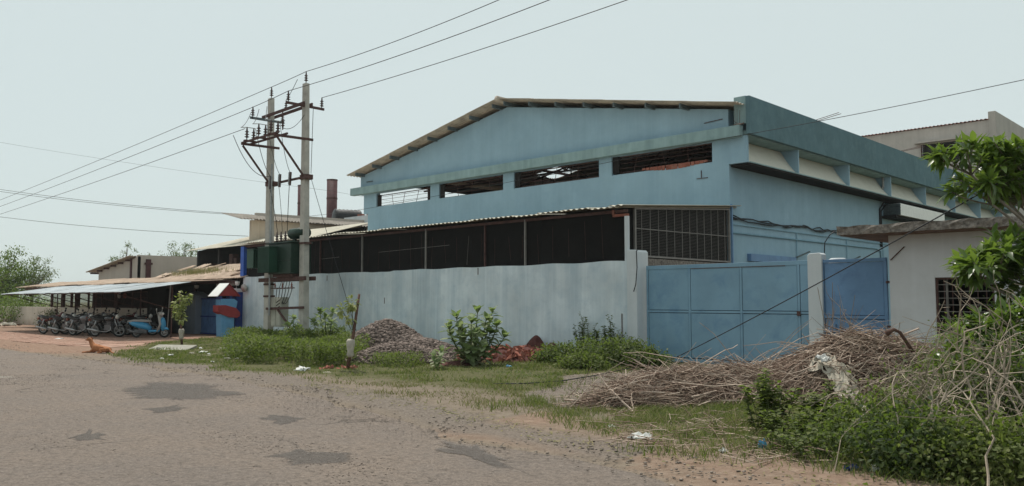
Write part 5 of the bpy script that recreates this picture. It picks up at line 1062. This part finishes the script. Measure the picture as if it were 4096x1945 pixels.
# ------------------------------------------------------------------ heaps
def mound_z(x, y, parts):
    z = np.zeros_like(x)
    for cx, cy, rx, ry, h, an in parts:
        dx, dy = x-cx, y-cy; u = (dx*math.cos(an)+dy*math.sin(an))/rx; v = (-dx*math.sin(an)+dy*math.cos(an))/ry; z = (z**3+(h*(1-np.clip(u*u+v*v, 0, 1)**.80))**3)**(1/3)
    return z
def mound(name, parts, mat, parent, res=.09, rough=.04):
    x0 = min(p[0]-max(p[2], p[3]) for p in parts)-.1; x1 = max(p[0]+max(p[2], p[3]) for p in parts)+.1; y0 = min(p[1]-max(p[2], p[3]) for p in parts)-.1; y1 = max(p[1]+max(p[2], p[3]) for p in parts)+.1
    X_, Y_ = np.meshgrid(np.arange(x0, x1, res), np.arange(y0, y1, res)); z = mound_z(X_, Y_, parts); z = z+np.where(z > 0, (vnoise(X_, Y_, .3, 3)-.5)*rough, -.08); idx = np.arange(X_.size).reshape(X_.shape)
    F = np.stack([idx[:-1, :-1], idx[:-1, 1:], idx[1:, 1:], idx[1:, :-1]], -1).reshape(-1, 4); keep = (z.ravel()[F] > 0).any(1); return bulk(name, np.stack([X_, Y_, z], -1).reshape(-1, 3), F[keep], mat, parent, np.full(X_.size, .35), None, True)
an = YAW
g1, g2, g3 = gp(1548, 1428), gp(1690, 1437), gp(1590, 1450)
GP = [(g1[0], g1[1], 1.55, 1.5, 1.05, an), (g2[0], g2[1], 1.5, 1.1, .55, an), (g3[0], g3[1], 1.5, 1.0, .50, an), (gp(1455, 1425)[0], gp(1455, 1425)[1], .8, .8, .45, an)]
gpile = thing('gravel_heap', 'heap of brownish gravel against the whitewashed wall', 'gravel heap', (g1[0], g1[1], 0)); mound('heap_core', GP, 'stone', gpile)
q = np.c_[RNG.uniform(g1[0]-3.2, g1[0]+4, 26000), RNG.uniform(g1[1]-3, g1[1]+3, 26000)]; z = mound_z(q[:, 0], q[:, 1], GP); k = z > .02; q = q[k]; z = z[k]
V, F, r_ = stones(np.c_[q, z+.01], RNG.uniform(.04, .095, len(q))); bulk('gravel', V, F, 'stone', gpile, r_, 'stuff')
rq = gp(2000, 1445); rq2 = gp(2105, 1432); RP = [(rq[0], rq[1], 1.25, .8, .34, an), (rq2[0], rq2[1], .7, .6, .30, an), (gp(1830, 1465)[0], gp(1830, 1465)[1], .6, .45, .14, an)]
rub = thing('brick_rubble', 'spread heap of broken red bricks at the wall foot', 'brick rubble', (rq[0], rq[1], 0)); mound('rubble_core', RP, 'brick_dark', rub)
bm_ = []
for k in range(12):
    V, F, r_ = stones(np.zeros((1, 3)), np.array([.10]), .8); me = bpy.data.meshes.new('brick_piece'); me.from_pydata(V.tolist(), [], F.tolist()); me.update(); bm_.append(me)
cnt = 0
while cnt < 260:
    x, y = rq[0]+random.uniform(-2, 2), rq[1]+random.uniform(-1.6, 1.6); z = float(mound_z(np.array([x]), np.array([y]), RP)[0])
    if z < .015: continue
    o = link('brick', bm_[cnt % 12], 'brick', rub); o.location = (x-rq[0], y-rq[1], z+.02); o.rotation_euler = (random.random()*6, random.random()*6, random.random()*6); s = random.uniform(.6, 1.35); o.scale = (s*1.3, s*.9, s*.75); cnt += 1
mq = gp(2140, 1420); dm = thing('red_soil_mound', 'dark red soil lumps piled on the rubble by the wall', 'soil', (mq[0], mq[1], 0)); mound('soil', [(mq[0], mq[1], .42, .38, .58, 0), (mq[0]+.45, mq[1]+.25, .3, .28, .34, 0)], 'brick_dark', dm, .05, .22)
bq = gp(1310, 1478); rb = thing('brick_ring', 'little bed of broken brick at the foot of the staked sapling', 'brick rubble', (bq[0], bq[1], 0))
for k in range(22): o = link('brick', bm_[k % 12], 'brick', rb); d_ = RT*random.uniform(-.15, .65)+FWH*random.uniform(-.35, .35); o.location = (d_[0], d_[1], random.uniform(.0, .06)); o.rotation_euler = (random.random(), random.random(), random.random()*6); o.scale = (1.1, .8, .6)
# cut dry branches
def branch_pts(L, n=6, wig=.12):
    p = [np.zeros(3)]; d = np.array([1., 0, 0])
    for _ in range(n): d = unit(d+RNG.normal(size=3)*wig); p.append(p[-1]+d*L/n)
    return p
BR = []
for k in range(16):
    L = random.uniform(.8, 1.9); m = B(); pts = branch_pts(L); r0 = random.uniform(.007, .016); m.tube(pts, list(np.linspace(r0, r0*.4, len(pts))), 4)
    if k % 2: j = random.randint(2, 4); d_ = pts[-1]-pts[0]; m.tube([pts[j], pts[j]+d_*.15+RNG.normal(size=3)*.08, pts[j]+d_*.3+RNG.normal(size=3)*.16], [r0*.6, r0*.5, r0*.25], 4)
    BR.append(m.mesh('branch'))
def branch_heap(name, label, parts, box, npart, nstuff, rmax=1.):
    t = thing(name, label, 'branch heap', (parts[0][0], parts[0][1], 0)); mound('litter', [(a, b, c*.92, d*.92, e*.72, f) for a, b, c, d, e, f in parts], 'litter_core', t, .1, .1)
    def spot():
        while True:
            x, y = random.uniform(box[0], box[1]), random.uniform(box[2], box[3]); z = float(mound_z(np.array([x]), np.array([y]), parts)[0])
            if z > .02: return x, y, z
    def frame(x, y, z):
        e = .1; zx = float(mound_z(np.array([x+e]), np.array([y]), parts)[0])-z; zy = float(mound_z(np.array([x]), np.array([y+e]), parts)[0])-z
        a = random.gauss(math.atan2(RT[1], RT[0]), .75)+math.pi*(random.random() < .5); d = np.array([math.cos(a), math.sin(a), (math.cos(a)*zx+math.sin(a)*zy)/e*.7+random.gauss(.05, .16)]); return unit(d)
    for k in range(npart):
        x, y, z = spot(); d = frame(x, y, z); me = BR[k % 16]; dv = Vector(d); yv = Vector((0, 0, 1)).cross(dv).normalized(); zv = dv.cross(yv)
        m = Matrix((dv, yv, zv)).transposed().to_4x4() @ Matrix.Rotation(random.random()*6.28, 4, 'X') @ Matrix.Translation((-.7, 0, 0)); o = link('branch', me, 'branch_obj', t); m.translation += Vector((x-parts[0][0], y-parts[0][1], z+random.uniform(.0, .06))); o.matrix_local = m
    V = []; F = []; nr = []; b = 0
    for k in range(nstuff):
        x, y, z = spot(); d = frame(x, y, z); L = random.uniform(.4, 1.5); pts = np.array([np.zeros(3), d*L*.33+RNG.normal(size=3)*.035*L, d*L*.67+RNG.normal(size=3)*.06*L, d*L+RNG.normal(size=3)*.08*L])-d*L*.5+np.array([x, y, z+random.uniform(-.05, .06)]); r0 = random.uniform(.004, .010)
        u = unit(np.cross(d, [0, 0, 1.])); w = np.cross(u, d); rs = [r0, r0*.85, r0*.65, r0*.3]
        for i in range(4):
            for a in (0, 2.094, 4.189): V.append(pts[i]+(u*math.cos(a)+w*math.sin(a))*rs[i])
        F += [(b+3*i+j, b+3*i+(j+1) % 3, b+3*i+3+(j+1) % 3, b+3*i+3+j) for i in range(3) for j in range(3)]; nr += [random.random()]*12; b += 12
    bulk('twig_mass', V, F, 'branch', t, nr, 'stuff'); return t
h1 = gp(3440, 1600); h1b = gp(3250, 1560); h1c = gp(3620, 1580)
BH1 = [(h1[0], h1[1], 1.7, 1.5, 1.02, an), (h1b[0], h1b[1], 1.6, 1.2, .55, an), (h1c[0], h1c[1], 1.5, 1.2, .85, an)]
branch_heap('branch_heap', 'tall heap of cut dry branches beside the narrow blue gate', BH1, (h1[0]-4, h1[0]+3, h1[1]-3.4, h1[1]+3.4), 150, 2600)
h2 = gp(2700, 1605); h2b = gp(2960, 1600); h2c = gp(2540, 1625)
BH2 = [(h2[0], h2[1], 1.3, .95, .42, an), (h2b[0], h2b[1], 1.3, 1.0, .46, an), (h2c[0], h2c[1], .8, .6, .28, an)]
branch_heap('branch_heap', 'low spread of cut dry branches on the drive before the wide gate', BH2, (h2[0]-3, h2[0]+3.5, h2[1]-2.2, h2[1]+2.2), 130, 1700)
# bare upright twigs and leaning dry stems
def dry_plant(label, base, tips, r=.010, fork=2, name='dry_plant'):
    t = thing(name, label, 'dry plant', (base[0], base[1], 0)); 
    for q in tips:
        c = np.array(curve((base[0], base[1], -.03), q, RNG.normal(size=3)*.08, 7)); m = B(); m.tube(c, list(np.linspace(r, r*.35, 7)), 4)
        for _ in range(fork*2):
            j = random.randint(2, 5); e = c[j]+(c[-1]-c[j])*random.uniform(.4, .8)+RNG.normal(size=3)*.10; m.tube([c[j], (c[j]+e)/2+RNG.normal(size=3)*.03, e], [r*.5, r*.4, r*.2], 3)
        m.build('stem', 'vine', t)
dry_plant('bare pale stems standing up from the branch heap before the narrow gate', gp(3345, 1560), [far(3330, 1130, 13.4), far(3360, 1200, 13.4), far(3420, 1180, 13.3), far(3310, 1260, 13.5), far(3400, 1290, 13.2), far(3270, 1150, 13.5)], .010, 3)
dry_plant('arching dry stems curving over the top of the branch heap', gp(3560, 1560), [far(3430, 1330, 12.6), far(3480, 1300, 12.6), far(3600, 1290, 12.6), far(3560, 1320, 12.8), far(3400, 1370, 12.7)], .012, 2)
st = gp(3600, 1570); m = B(); m.tube([far(3660, 1420, 12.7), far(3600, 1330, 12.7), far(3575, 1318, 12.7), far(3545, 1335, 12.7)], [.028, .026, .03, .045], 7); tag(m.build('cut_stump', 'stake', None, True), 'thick bent cut limb on top of the branch heap', 'branch')
dry_plant('thin dark upright twigs beside the low branch spread', gp(2500, 1590), [far(2495, 1480, 12.9), far(2520, 1500, 13), far(2480, 1520, 12.9)], .008, 2); dry_plant('thin dry twigs standing before the wide gate', gp(2760, 1560), [far(2740, 1470, 13.8), far(2800, 1480, 13.8), far(2840, 1500, 13.8)], .008, 2)
def vines(label, boxes, n, r=.008):
    t = thing('dry_vines', label, 'dry vines', gp(boxes[0][0], 1800))
    for k in range(n):
        x0, x1, y0, y1, f0, f1 = random.choice(boxes); a_ = far(random.uniform(x0, x1), random.uniform(y0, y1), random.uniform(f0, f1)); g_ = np.array([a_[0], a_[1], 0])+RNG.normal(size=3)*[.5, .5, 0]; g_[2] = random.uniform(0, .35)
        mid = (a_+g_)/2+RT*random.gauss(.15, .45)+UPZ*random.uniform(.1, .6); p_ = np.array([g_*(1-u)**2+2*mid*u*(1-u)+a_*u*u for u in np.linspace(0, 1, 9)])+RNG.normal(size=(9, 3))*.015; rr = r*random.uniform(.5, 1.2); m = B().tube(p_, list(np.linspace(rr, rr*.4, 9)), 4)
        for _ in range(3): j = random.randint(3, 7); e = p_[j]+RT*random.gauss(0, .2)+UPZ*random.uniform(-.15, .3)+FWH*random.gauss(0, .1); m.tube([p_[j], (p_[j]+e)/2+RNG.normal(size=3)*.02, e], [rr*.5, rr*.4, rr*.2], 3)
        m.build('vine', 'vine', t)
    return t
vines('tangle of dry vines hanging over the bushes at the right', [(3760, 4096, 1080, 1500, 8.6, 9.6), (3800, 4120, 1300, 1750, 7.6, 8.6), (3700, 4000, 1250, 1600, 8.6, 9.4), (3600, 3850, 1450, 1700, 8., 8.8)], 100, .011)
vines('thin dry stems leaning among the weeds before the branch heap', [(3480, 3760, 1480, 1720, 8.3, 9.3)], 30, .009)
# torn tarpaulin on the branch heap
def crumple(name, label, cat, c, sx, sy, h, mat, n=9, yaw=0., seed=0, group=None):
    V = []; F = []
    for i in range(n+1):
        for j in range(n+1):
            u, v = i/n-.5, j/n-.5; e = 1-.35*random.random()*(abs(u) > .4 or abs(v) > .4); z = h*(vnoise(u*6+seed, v*6, 1., seed+2)*.9+.3*random.random())*(1-1.2*(u*u+v*v))
            x, y = u*sx*e+random.uniform(-.3, .3)*sx/n, v*sy*e+random.uniform(-.3, .3)*sy/n; V.append((c[0]+x*math.cos(yaw)-y*math.sin(yaw), c[1]+x*math.sin(yaw)+y*math.cos(yaw), c[2]+z+.01))
    for i in range(n):
        for j in range(n): F.append((i*(n+1)+j, (i+1)*(n+1)+j, (i+1)*(n+1)+j+1, i*(n+1)+j+1))
    m0 = len(V); V += [(x, y, z-.006) for x, y, z in V]; F += [tuple(q+m0 for q in f[::-1]) for f in F]
    o = MB().add(V, F).build(name, mat); tag(o, label, cat, group); return o
def drape(label, a, b, wid, parts, seed, mat='tarp', n=22, m=8):
    """torn sheet lying down the slope of a heap from plan point a to b"""
    a, b = np.array(a[:2]), np.array(b[:2]); d = (b-a)/np.linalg.norm(b-a); sdv = np.array([-d[1], d[0]]); V = []
    for i in range(n+1):
        for j in range(m+1):
            u, v = i/n, j/m-.5; w = wid*(.55+.7*vnoise(u*9, seed, 1., seed)); q = a+(b-a)*(u+random.uniform(-.5, .5)/n)+sdv*w*(v+random.uniform(-.4, .4)/m)+sdv*wid*.5*(vnoise(u*4, 2, 1., seed+3)-.5)
            V.append((q[0], q[1], float(mound_z(np.array([q[0]]), np.array([q[1]]), parts)[0])+.05+.16*vnoise(u*14, v*7, 1., seed+5)*random.uniform(.5, 1)))
    F = [(i*(m+1)+j, (i+1)*(m+1)+j, (i+1)*(m+1)+j+1, i*(m+1)+j+1) for i in range(n) for j in range(m) if random.random() > .10]
    k0 = len(V); V += [(x, y, z-.006) for x, y, z in V]; F += [tuple(q+k0 for q in f[::-1]) for f in F]
    return tag(MB().add(V, F).build('torn_tarpaulin', mat), label, 'tarpaulin')
drape('long torn pale sheet trailing down the branch heap', far(3270, 1204, 13.0), far(3490, 1204, 11.3), .42, BH1, 1); drape('narrow torn pale strip beside the long sheet on the branch heap', far(3210, 1204, 12.4), far(3350, 1204, 11.8), .22, BH1, 4); drape('torn pale scrap at the foot of the branch heap', far(3460, 1204, 11.3), far(3560, 1204, 11.0), .25, BH1, 7)
crumple('plastic_bag', 'white plastic bag caught on top of the branch heap', 'bag', far(3290, 1455, 12.7), .24, .20, .16, 'plastic_white', 8, 0, 9)

# weeds and bushes of the right foreground
FGW = 'foreground weeds at the right'
for (px, py, h, sp, ns, nl, L, mt, lab) in ((3070, 1745, .78, .34, 26, 26, .10, 'weed_light', 'broad-leaved weed clump left of the torn tarpaulin'), (3310, 1755, .66, .40, 30, 28, .10, 'weed_light', 'tall nettle-like weed in front of the torn tarpaulin'), (3420, 1785, .48, .40, 24, 24, .09, 'weed_light', 'leafy weed below the lower torn sheet'), (3190, 1780, .50, .40, 24, 22, .08, 'weed_light', 'yellow green weed between two taller clumps'), (3300, 1840, .36, .5, 26, 18, .065, 'weed', 'low leafy weed in front of the nettle-like weed'), (3130, 1810, .28, .45, 20, 16, .06, 'weed_light', 'small low weeds at the grass edge before the broad-leaved clump')):
    q = gp(px, py); stemmed('nettle_weed', lab, 'weed', q, h, sp, ns, nl, L*1.1, L*.72, mt, FGW)
for k, (px, py, z, rr, hh, nc, mt, lab) in enumerate(((3440, 1830, .2, .55, .28, 60, 'weed', 'small-leaved bush in front of the branch heap'), (3620, 1820, .3, .6, .36, 80, 'weed_light', 'dense small-leaved bush near the bent dry stems'), (3640, 1900, .22, .5, .32, 70, 'weed_dark', 'dark bush low at the road verge'), (3850, 1790, .42, .65, .5, 110, 'weed', 'tall dense bush below the low frangipani'), (3850, 1920, .25, .55, .3, 80, 'weed_light', 'lighter green bush at the lower right verge'), (4050, 1820, .5, .6, .6, 110, 'weed_dark', 'dark bush under the hanging dry vines'), (4040, 1940, .25, .55, .3, 70, 'weed_light', 'green bush nearest the road at the right'), (4150, 1700, .75, .6, .8, 120, 'weed_dark', 'tall dark bush at the right end of the verge'), (3900, 1640, .55, .6, .6, 90, 'weed', 'bush tucked under the low frangipani leaves'))):
    q = gp(px, py); bushy('verge_bush', lab, 'bush', (q[0], q[1], z), (rr, rr*.8, hh), int(nc*.8), 50, random.uniform(.045, .08), .040, mt, 'bushes of the right verge', .008, .30)

# ------------------------------------------------------------------ trees
def tree(label, base, h, r, nclump, per, L, mat, group, flat=1., trunk_h=.45, name='tree'):
    t = thing(name, label, 'tree', (base[0], base[1], 0), group); tr = B(); b = np.array([base[0], base[1], 0.]); c = b+np.array([0, 0, h-r*flat]); lim = B()
    tr.tube([b-[0, 0, .2], b+[.1, 0, h*trunk_h*.6], b+[.05, .1, h*trunk_h]], [.05*h*.6, .04*h*.6, .03*h*.6], 8); tr.build('trunk', 'bark', t, True); cl = []
    while len(cl) < nclump:
        q = RNG.uniform(-1, 1, 3); d = np.linalg.norm(q)
        if .35 < d < 1: cl.append(c+q*np.array([r, r, r*flat])*(1+.25*math.sin(q[0]*7+q[2]*5)))
    for q in cl[::2]: s0 = b+np.array([0, 0, h*trunk_h*random.uniform(.7, 1.)]); lim.tube(curve(s0, q, (0, 0, .08*h), 5), list(np.linspace(.018*h*.6, .004*h*.6, 5)), 4)
    lim.build('limbs', 'bark', t); cl = np.array(cl); P = np.repeat(cl, per, 0)+RNG.normal(size=(nclump*per, 3))*r*.11; n = len(P)
    leafobj('crown', P, rdir(n)+[0, 0, -.2], np.array([0, 0, 1.])+.7*rdir(n), L*RNG.uniform(.6, 1.2, n), L*.5*RNG.uniform(.7, 1.1, n), mat, t); return t
TG = 'trees beyond the compound'
def tb(px, py, fwd): q = far(px, 1204, fwd); return (q[0], q[1])
tree('dense green tree at the far end of the low wall', tb(20, 0, 75), 6.0, 2.5, 110, 55, .24, 'tree_leaf', TG, .95); tree('airy greyish tree next to the dense green tree', tb(125, 0, 78), 5.9, 1.75, 70, 38, .2, 'tree_leaf_grey', TG, 1.15); tree('dense tree behind the end of the low wall', tb(-70, 0, 72), 5.2, 2.8, 110, 50, .24, 'tree_leaf', TG, .9)
tree('slim airy tree rising behind the beige shed roof', tb(490, 0, 95), 8.3, 1.5, 40, 34, .22, 'tree_leaf_grey', TG, 1.6, .5); tree('small tree top showing beside the beige shed roof', tb(580, 0, 98), 7.2, 1.2, 26, 30, .22, 'tree_leaf_grey', TG, 1., .5); tree('wide airy tree behind the long beige wall', tb(720, 0, 98), 8.2, 2.3, 80, 36, .22, 'tree_leaf_grey', TG, .8, .5)
for k, (px, f_, h_) in enumerate(((60, 62, 2.4), (150, 70, 2.0), (30, 58, 1.8))): q = tb(px, 0, f_); bushy('far_bush', ('largest green bush beyond the iron grille', 'bush beyond the grille under the airy greyish tree', 'lowest bush beyond the grille at the dense tree')[k], 'bush', (q[0], q[1], h_*.5), (2.2, 1.6, h_*.55), 50, 40, .16, .09, 'tree_leaf', 'bushes beyond the grille', .03)
X_, Y_ = np.meshgrid(np.linspace(-2600, -500, 60), np.linspace(200, 1800, 60)); z = 60*np.exp(-((X_+1900)/600)**2-((Y_-900)/500)**2)+35*np.exp(-((X_+1200)/400)**2-((Y_-1500)/400)**2)-4; idx = np.arange(X_.size).reshape(X_.shape)
bulk('hills', np.stack([X_, Y_, z], -1).reshape(-1, 3), np.stack([idx[:-1, :-1], idx[:-1, 1:], idx[1:, 1:], idx[1:, :-1]], -1).reshape(-1, 4), 'hill', None, None, 'structure', True)

# ------------------------------------------------------------------ grass, loose stones, litter
q = np.c_[RNG.uniform(-35, 2, 420000), RNG.uniform(6.5, 18.2, 420000)]; d2 = np.hypot(q[:, 0], q[:, 1]); w_ = grass_mask(q[:, 0], q[:, 1])*np.clip((vnoise(q[:, 0], q[:, 1], .5, 21)-.18)*1.7, .05, 1)*np.clip(.25+.75*(15/np.maximum(d2, 6)), 0, 1); dr_ = np.clip(1.25-np.hypot((q[:, 0]+10.5)/6., (q[:, 1]-9.0)/1.7), 0, 1)
k = RNG.random(len(q)) < w_*.75; q = q[k]; dr_ = dr_[k]; d2 = d2[k]; dry = RNG.random(len(q)) < dr_*.9+.10
for sel, nm, mt, lab in ((~dry, 'grass', 'grass', 'short green grass of the roadside verge'), (dry, 'dry_grass', 'drygrass', 'short dry yellow grass of the roadside verge')):
    p = q[sel]; n = len(p); hh = RNG.uniform(.025, .10, n)*(.6+.8*vnoise(p[:, 0], p[:, 1], .8, 22))*np.where(p[:, 0] > -7, 1.7, 1.); V, F = blades(np.c_[p, np.full(n, .0)], hh, RNG.uniform(.007, .015, n)*np.clip(np.hypot(p[:, 0], p[:, 1])/11, .8, 2.2), .9); tag(bulk(nm, V, F, mt, None, np.repeat(RNG.random(n), 5)), lab, 'grass', None, 'stuff')
q = np.c_[RNG.uniform(-9, 1.5, 150000), RNG.uniform(7., 12.5, 150000)]; q = q[RNG.random(len(q)) < grass_mask(q[:, 0], q[:, 1])*np.clip((vnoise(q[:, 0], q[:, 1], .35, 23)-.1)*1.4, .05, 1)*.75]; n = len(q)
V, F = blades(np.c_[q, np.zeros(n)], RNG.uniform(.04, .15, n)*(.5+.9*vnoise(q[:, 0], q[:, 1], .6, 24)), RNG.uniform(.006, .011, n), 1.1); tag(bulk('tall_grass', V, F, 'grass', None, np.repeat(RNG.random(n), 5)), 'taller green grass round the dry branch heaps', 'grass', None, 'stuff')
# low creeping leaves in the grass
q = np.c_[RNG.uniform(-33, 1, 60000), RNG.uniform(7, 18, 60000)]; w_ = grass_mask(q[:, 0], q[:, 1])*(vnoise(q[:, 0], q[:, 1], .9, 31) > .52)*(.25+.75*((q[:, 0] > -6) | (q[:, 1] > 12))); q = q[RNG.random(len(q)) < w_*.8]; n = len(q)
tag(leafobj('ground_cover', np.c_[q, RNG.uniform(.01, .10, n)], rdir(n)*[1, 1, .4]+[0, 0, .25], np.array([0, 0, 1.])+.5*rdir(n), RNG.uniform(.025, .06, n), RNG.uniform(.018, .035, n), 'weed'), 'low creeping weeds scattered in the verge grass', 'weeds', None, 'stuff')
def strew(name, label, n, x0, x1, dens, smin, smax, mat, flat=.6):
    x = RNG.uniform(x0, x1, n); y = RNG.uniform(-1.5, 14, n); k = RNG.random(n) < dens(x, y); x, y = x[k], y[k]; V, F, r_ = stones(np.c_[x, y, np.full(len(x), .007)], RNG.uniform(smin, smax, len(x)), flat); tag(bulk(name, V, F, mat, None, r_), label, 'stones', None, 'stuff')
strew('loose_stones', 'loose stones and chippings along the broken road edge', 60000, -34, 0, lambda x, y: np.clip(1-np.abs(y-road_edge(x)-.55)/.9, 0, 1)*(.25+.75*(vnoise(x, y, .8, 41) > .45))*np.where(x > -24, 1, .25), .010, .032, 'roadstone', .40)
strew('road_chippings', 'loose chippings scattered on the worn asphalt', 120000, -26, 3, lambda x, y: (y < road_edge(x)+.2)*(y > 0)*np.clip((vnoise(x*.6, y, .9, 43)-.55)*4.0, .04, 1)*.6, .006, .017, 'roadstone', .3)
strew('drive_chippings', 'gravel strewn over the bare drive before the wide gate', 30000, -14, -4, lambda x, y: inpoly(x, y, DRIVE)*.5, .008, .024, 'roadstone', .5)
q = np.c_[RNG.uniform(-14, 1, 26000), RNG.uniform(6., 10, 26000)]; w_ = np.clip(1-np.abs(q[:, 1]-grass_edge(q[:, 0])+.05)/.45, 0, 1); q = q[RNG.random(len(q)) < w_*.35]; n = len(q)
tag(leafobj('dry_leaf_litter', np.c_[q, np.full(n, .02)], rdir(n)*[1, 1, .15], np.array([0, 0, 1.])+.4*rdir(n), RNG.uniform(.03, .11, n), RNG.uniform(.008, .03, n), 'drygrass'), 'dry leaves and straw along the edge of the verge', 'leaf litter', None, 'stuff')
q = np.c_[RNG.uniform(-6, 1, 30000), RNG.uniform(7.1, 10.5, 30000)]; k = RNG.random(len(q)) < grass_mask(q[:, 0], q[:, 1])*np.clip((vnoise(q[:, 0], q[:, 1], .45, 51)-.5)*2.2, 0, 1)*np.clip((q[:, 0]+5.2)/2.5, 0, 1)*.45; q = q[k]; n = len(q)
V, F = blades(np.c_[q, np.zeros(n)], RNG.uniform(.10, .36, n), RNG.uniform(.006, .011, n), 1.0); tag(bulk('stalky_grass', V, F, 'grass', None, np.repeat(RNG.random(n), 5)), 'long stalky grass growing through the verge bushes', 'grass', None, 'stuff')
# dead straw lying in the foreground grass
V = []; F = []; nr = []; b = 0
for k in range(420):
    q = gp(*[random.uniform(2450, 3600), random.uniform(1660, 1880)]); a = random.random()*6.283; L = random.uniform(.15, .6); d = np.array([math.cos(a), math.sin(a), random.uniform(-.05, .2)]); u = np.array([-d[1], d[0], 0]); p0 = np.array([q[0], q[1], .05]); r0 = random.uniform(.003, .006)
    if q[1] < grass_edge(q[0])+.1: continue
    for i in range(3):
        c = p0+d*L*i/2+RNG.normal(size=3)*.02; 
        for w in (u*r0, np.array([0, 0, r0*1.6]), -u*r0): V.append(c+w)
    F += [(b+3*i+j, b+3*i+(j+1) % 3, b+3*i+3+(j+1) % 3, b+3*i+3+j) for i in range(2) for j in range(3)]; nr += [random.random()]*9; b += 9
tag(bulk('straw', V, F, 'branch', None, nr), 'dead straw and thin stalks lying in the foreground grass', 'straw', None, 'stuff')
cs_ = gp(690, 1400); sl = B().box(-.75, .75, -.28, .28, 0, .07).build('concrete_slab', 'ply', None, bevel=.01); sl.location = (cs_[0], cs_[1], .02); sl.rotation_euler = (R(14), 0, YAW-R(16)); tag(sl, 'pale broken slab lying in the grass near the leafy sapling', 'slab')
for k, (px, py, s, h, mt, nm, lab) in enumerate(((1210, 1490, .36, .14, 'plastic_white', 'plastic_bag', 'white bag on the grass below the weed thicket'), (2570, 1768, .30, .10, 'plastic_white', 'plastic_bag', 'crumpled white bag at the verge near the road'), (2450, 1716, .16, .04, 'plastic_white', 'plastic_scrap', 'flat white scrap left of the crumpled bag'), (2895, 1818, .10, .06, 'plastic_white', 'plastic_scrap', 'small white scrap in the grass edge'), (3050, 1806, .10, .12, 'scooter', 'plastic_cup', 'light blue crushed cup in the grass'), (3408, 1892, .13, .08, 'navy', 'drink_pouch', 'dark blue crumpled pouch at the verge edge'), (3500, 1900, .12, .08, 'lamp_glass', 'plastic_cup', 'clear crushed cup beside the dark blue pouch'), (812, 1414, .28, .07, 'sapling_leaf', 'plastic_scrap', ''), (775, 1388, .24, .03, 'plastic_white', 'plate', 'pale disposable plate near the broken slab'), (900, 1402, .45, .10, 'tarp', 'cloth_scrap', 'pale rag among the weeds near the left gateway'), (925, 1358, .3, .06, 'plastic_white', 'plastic_scrap', 'white scrap on the grass before the kiosk'), (238, 1358, .42, .04, 'plastic_white', 'paper_sheet', 'white paper lying on the red paving near the bikes'), (2035, 1472, .16, .06, 'kioskblue', 'plastic_scrap', 'pale blue scrap before the brick rubble'), (1320, 1497, .4, .04, 'tarp', 'cloth_scrap', 'flat pale rag near the brick bed of the sapling'), (1185, 1405, .35, .1, 'plastic_white', 'plastic_scrap', 'white scrap half hidden in the weed thicket'), (40, 1310, 1.2, .35, 'tarp', 'rubbish_sack', 'pale sacks dumped beside the shrub at the low wall'))):
    c = gp(px, py); mt_ = 'sapling_leaf' if False else mt
    if mt == 'sapling_leaf': mt_ = 'whitepaint'; lab = 'bright scrap lying in the grass by the slab'
    crumple(nm, lab, 'litter', (c[0], c[1], .01), s, s*.7, h, mt_, 7, YAW+random.uniform(-.5, .5), 20+k)

for k in range(16):
    c = gp(random.uniform(560, 960), random.uniform(1385, 1462)); crumple('paper_scrap', 'tiny pale scrap of rubbish in the grass between the slab and the weed thicket', 'litter', (c[0], c[1], .03), random.uniform(.10, .22), random.uniform(.08, .15), random.uniform(.03, .08), 'plastic_white' if k % 3 else 'tarp', 4, random.random()*6, 60+k, 'rubbish scraps near the slab')

# ------------------------------------------------------------------ the air itself
hm = bpy.data.materials.new('haze_air'); hm.use_nodes = True; ht = hm.node_tree; ht.nodes.clear(); ho = ht.nodes.new('ShaderNodeOutputMaterial'); hv = ht.nodes.new('ShaderNodeVolumePrincipled')
hv.inputs['Color'].default_value = (.86, .93, .94, 1); hv.inputs['Density'].default_value = .0003; hv.inputs['Anisotropy'].default_value = .2; ht.links.new(hv.outputs[0], ho.inputs['Volume'])
hz_ = B().box(-2550, 1850, -1550, 2550, -9, 75).build('haze', hm, None, False, 'stuff'); tag(hz_, 'thin milky haze filling the air', 'haze')
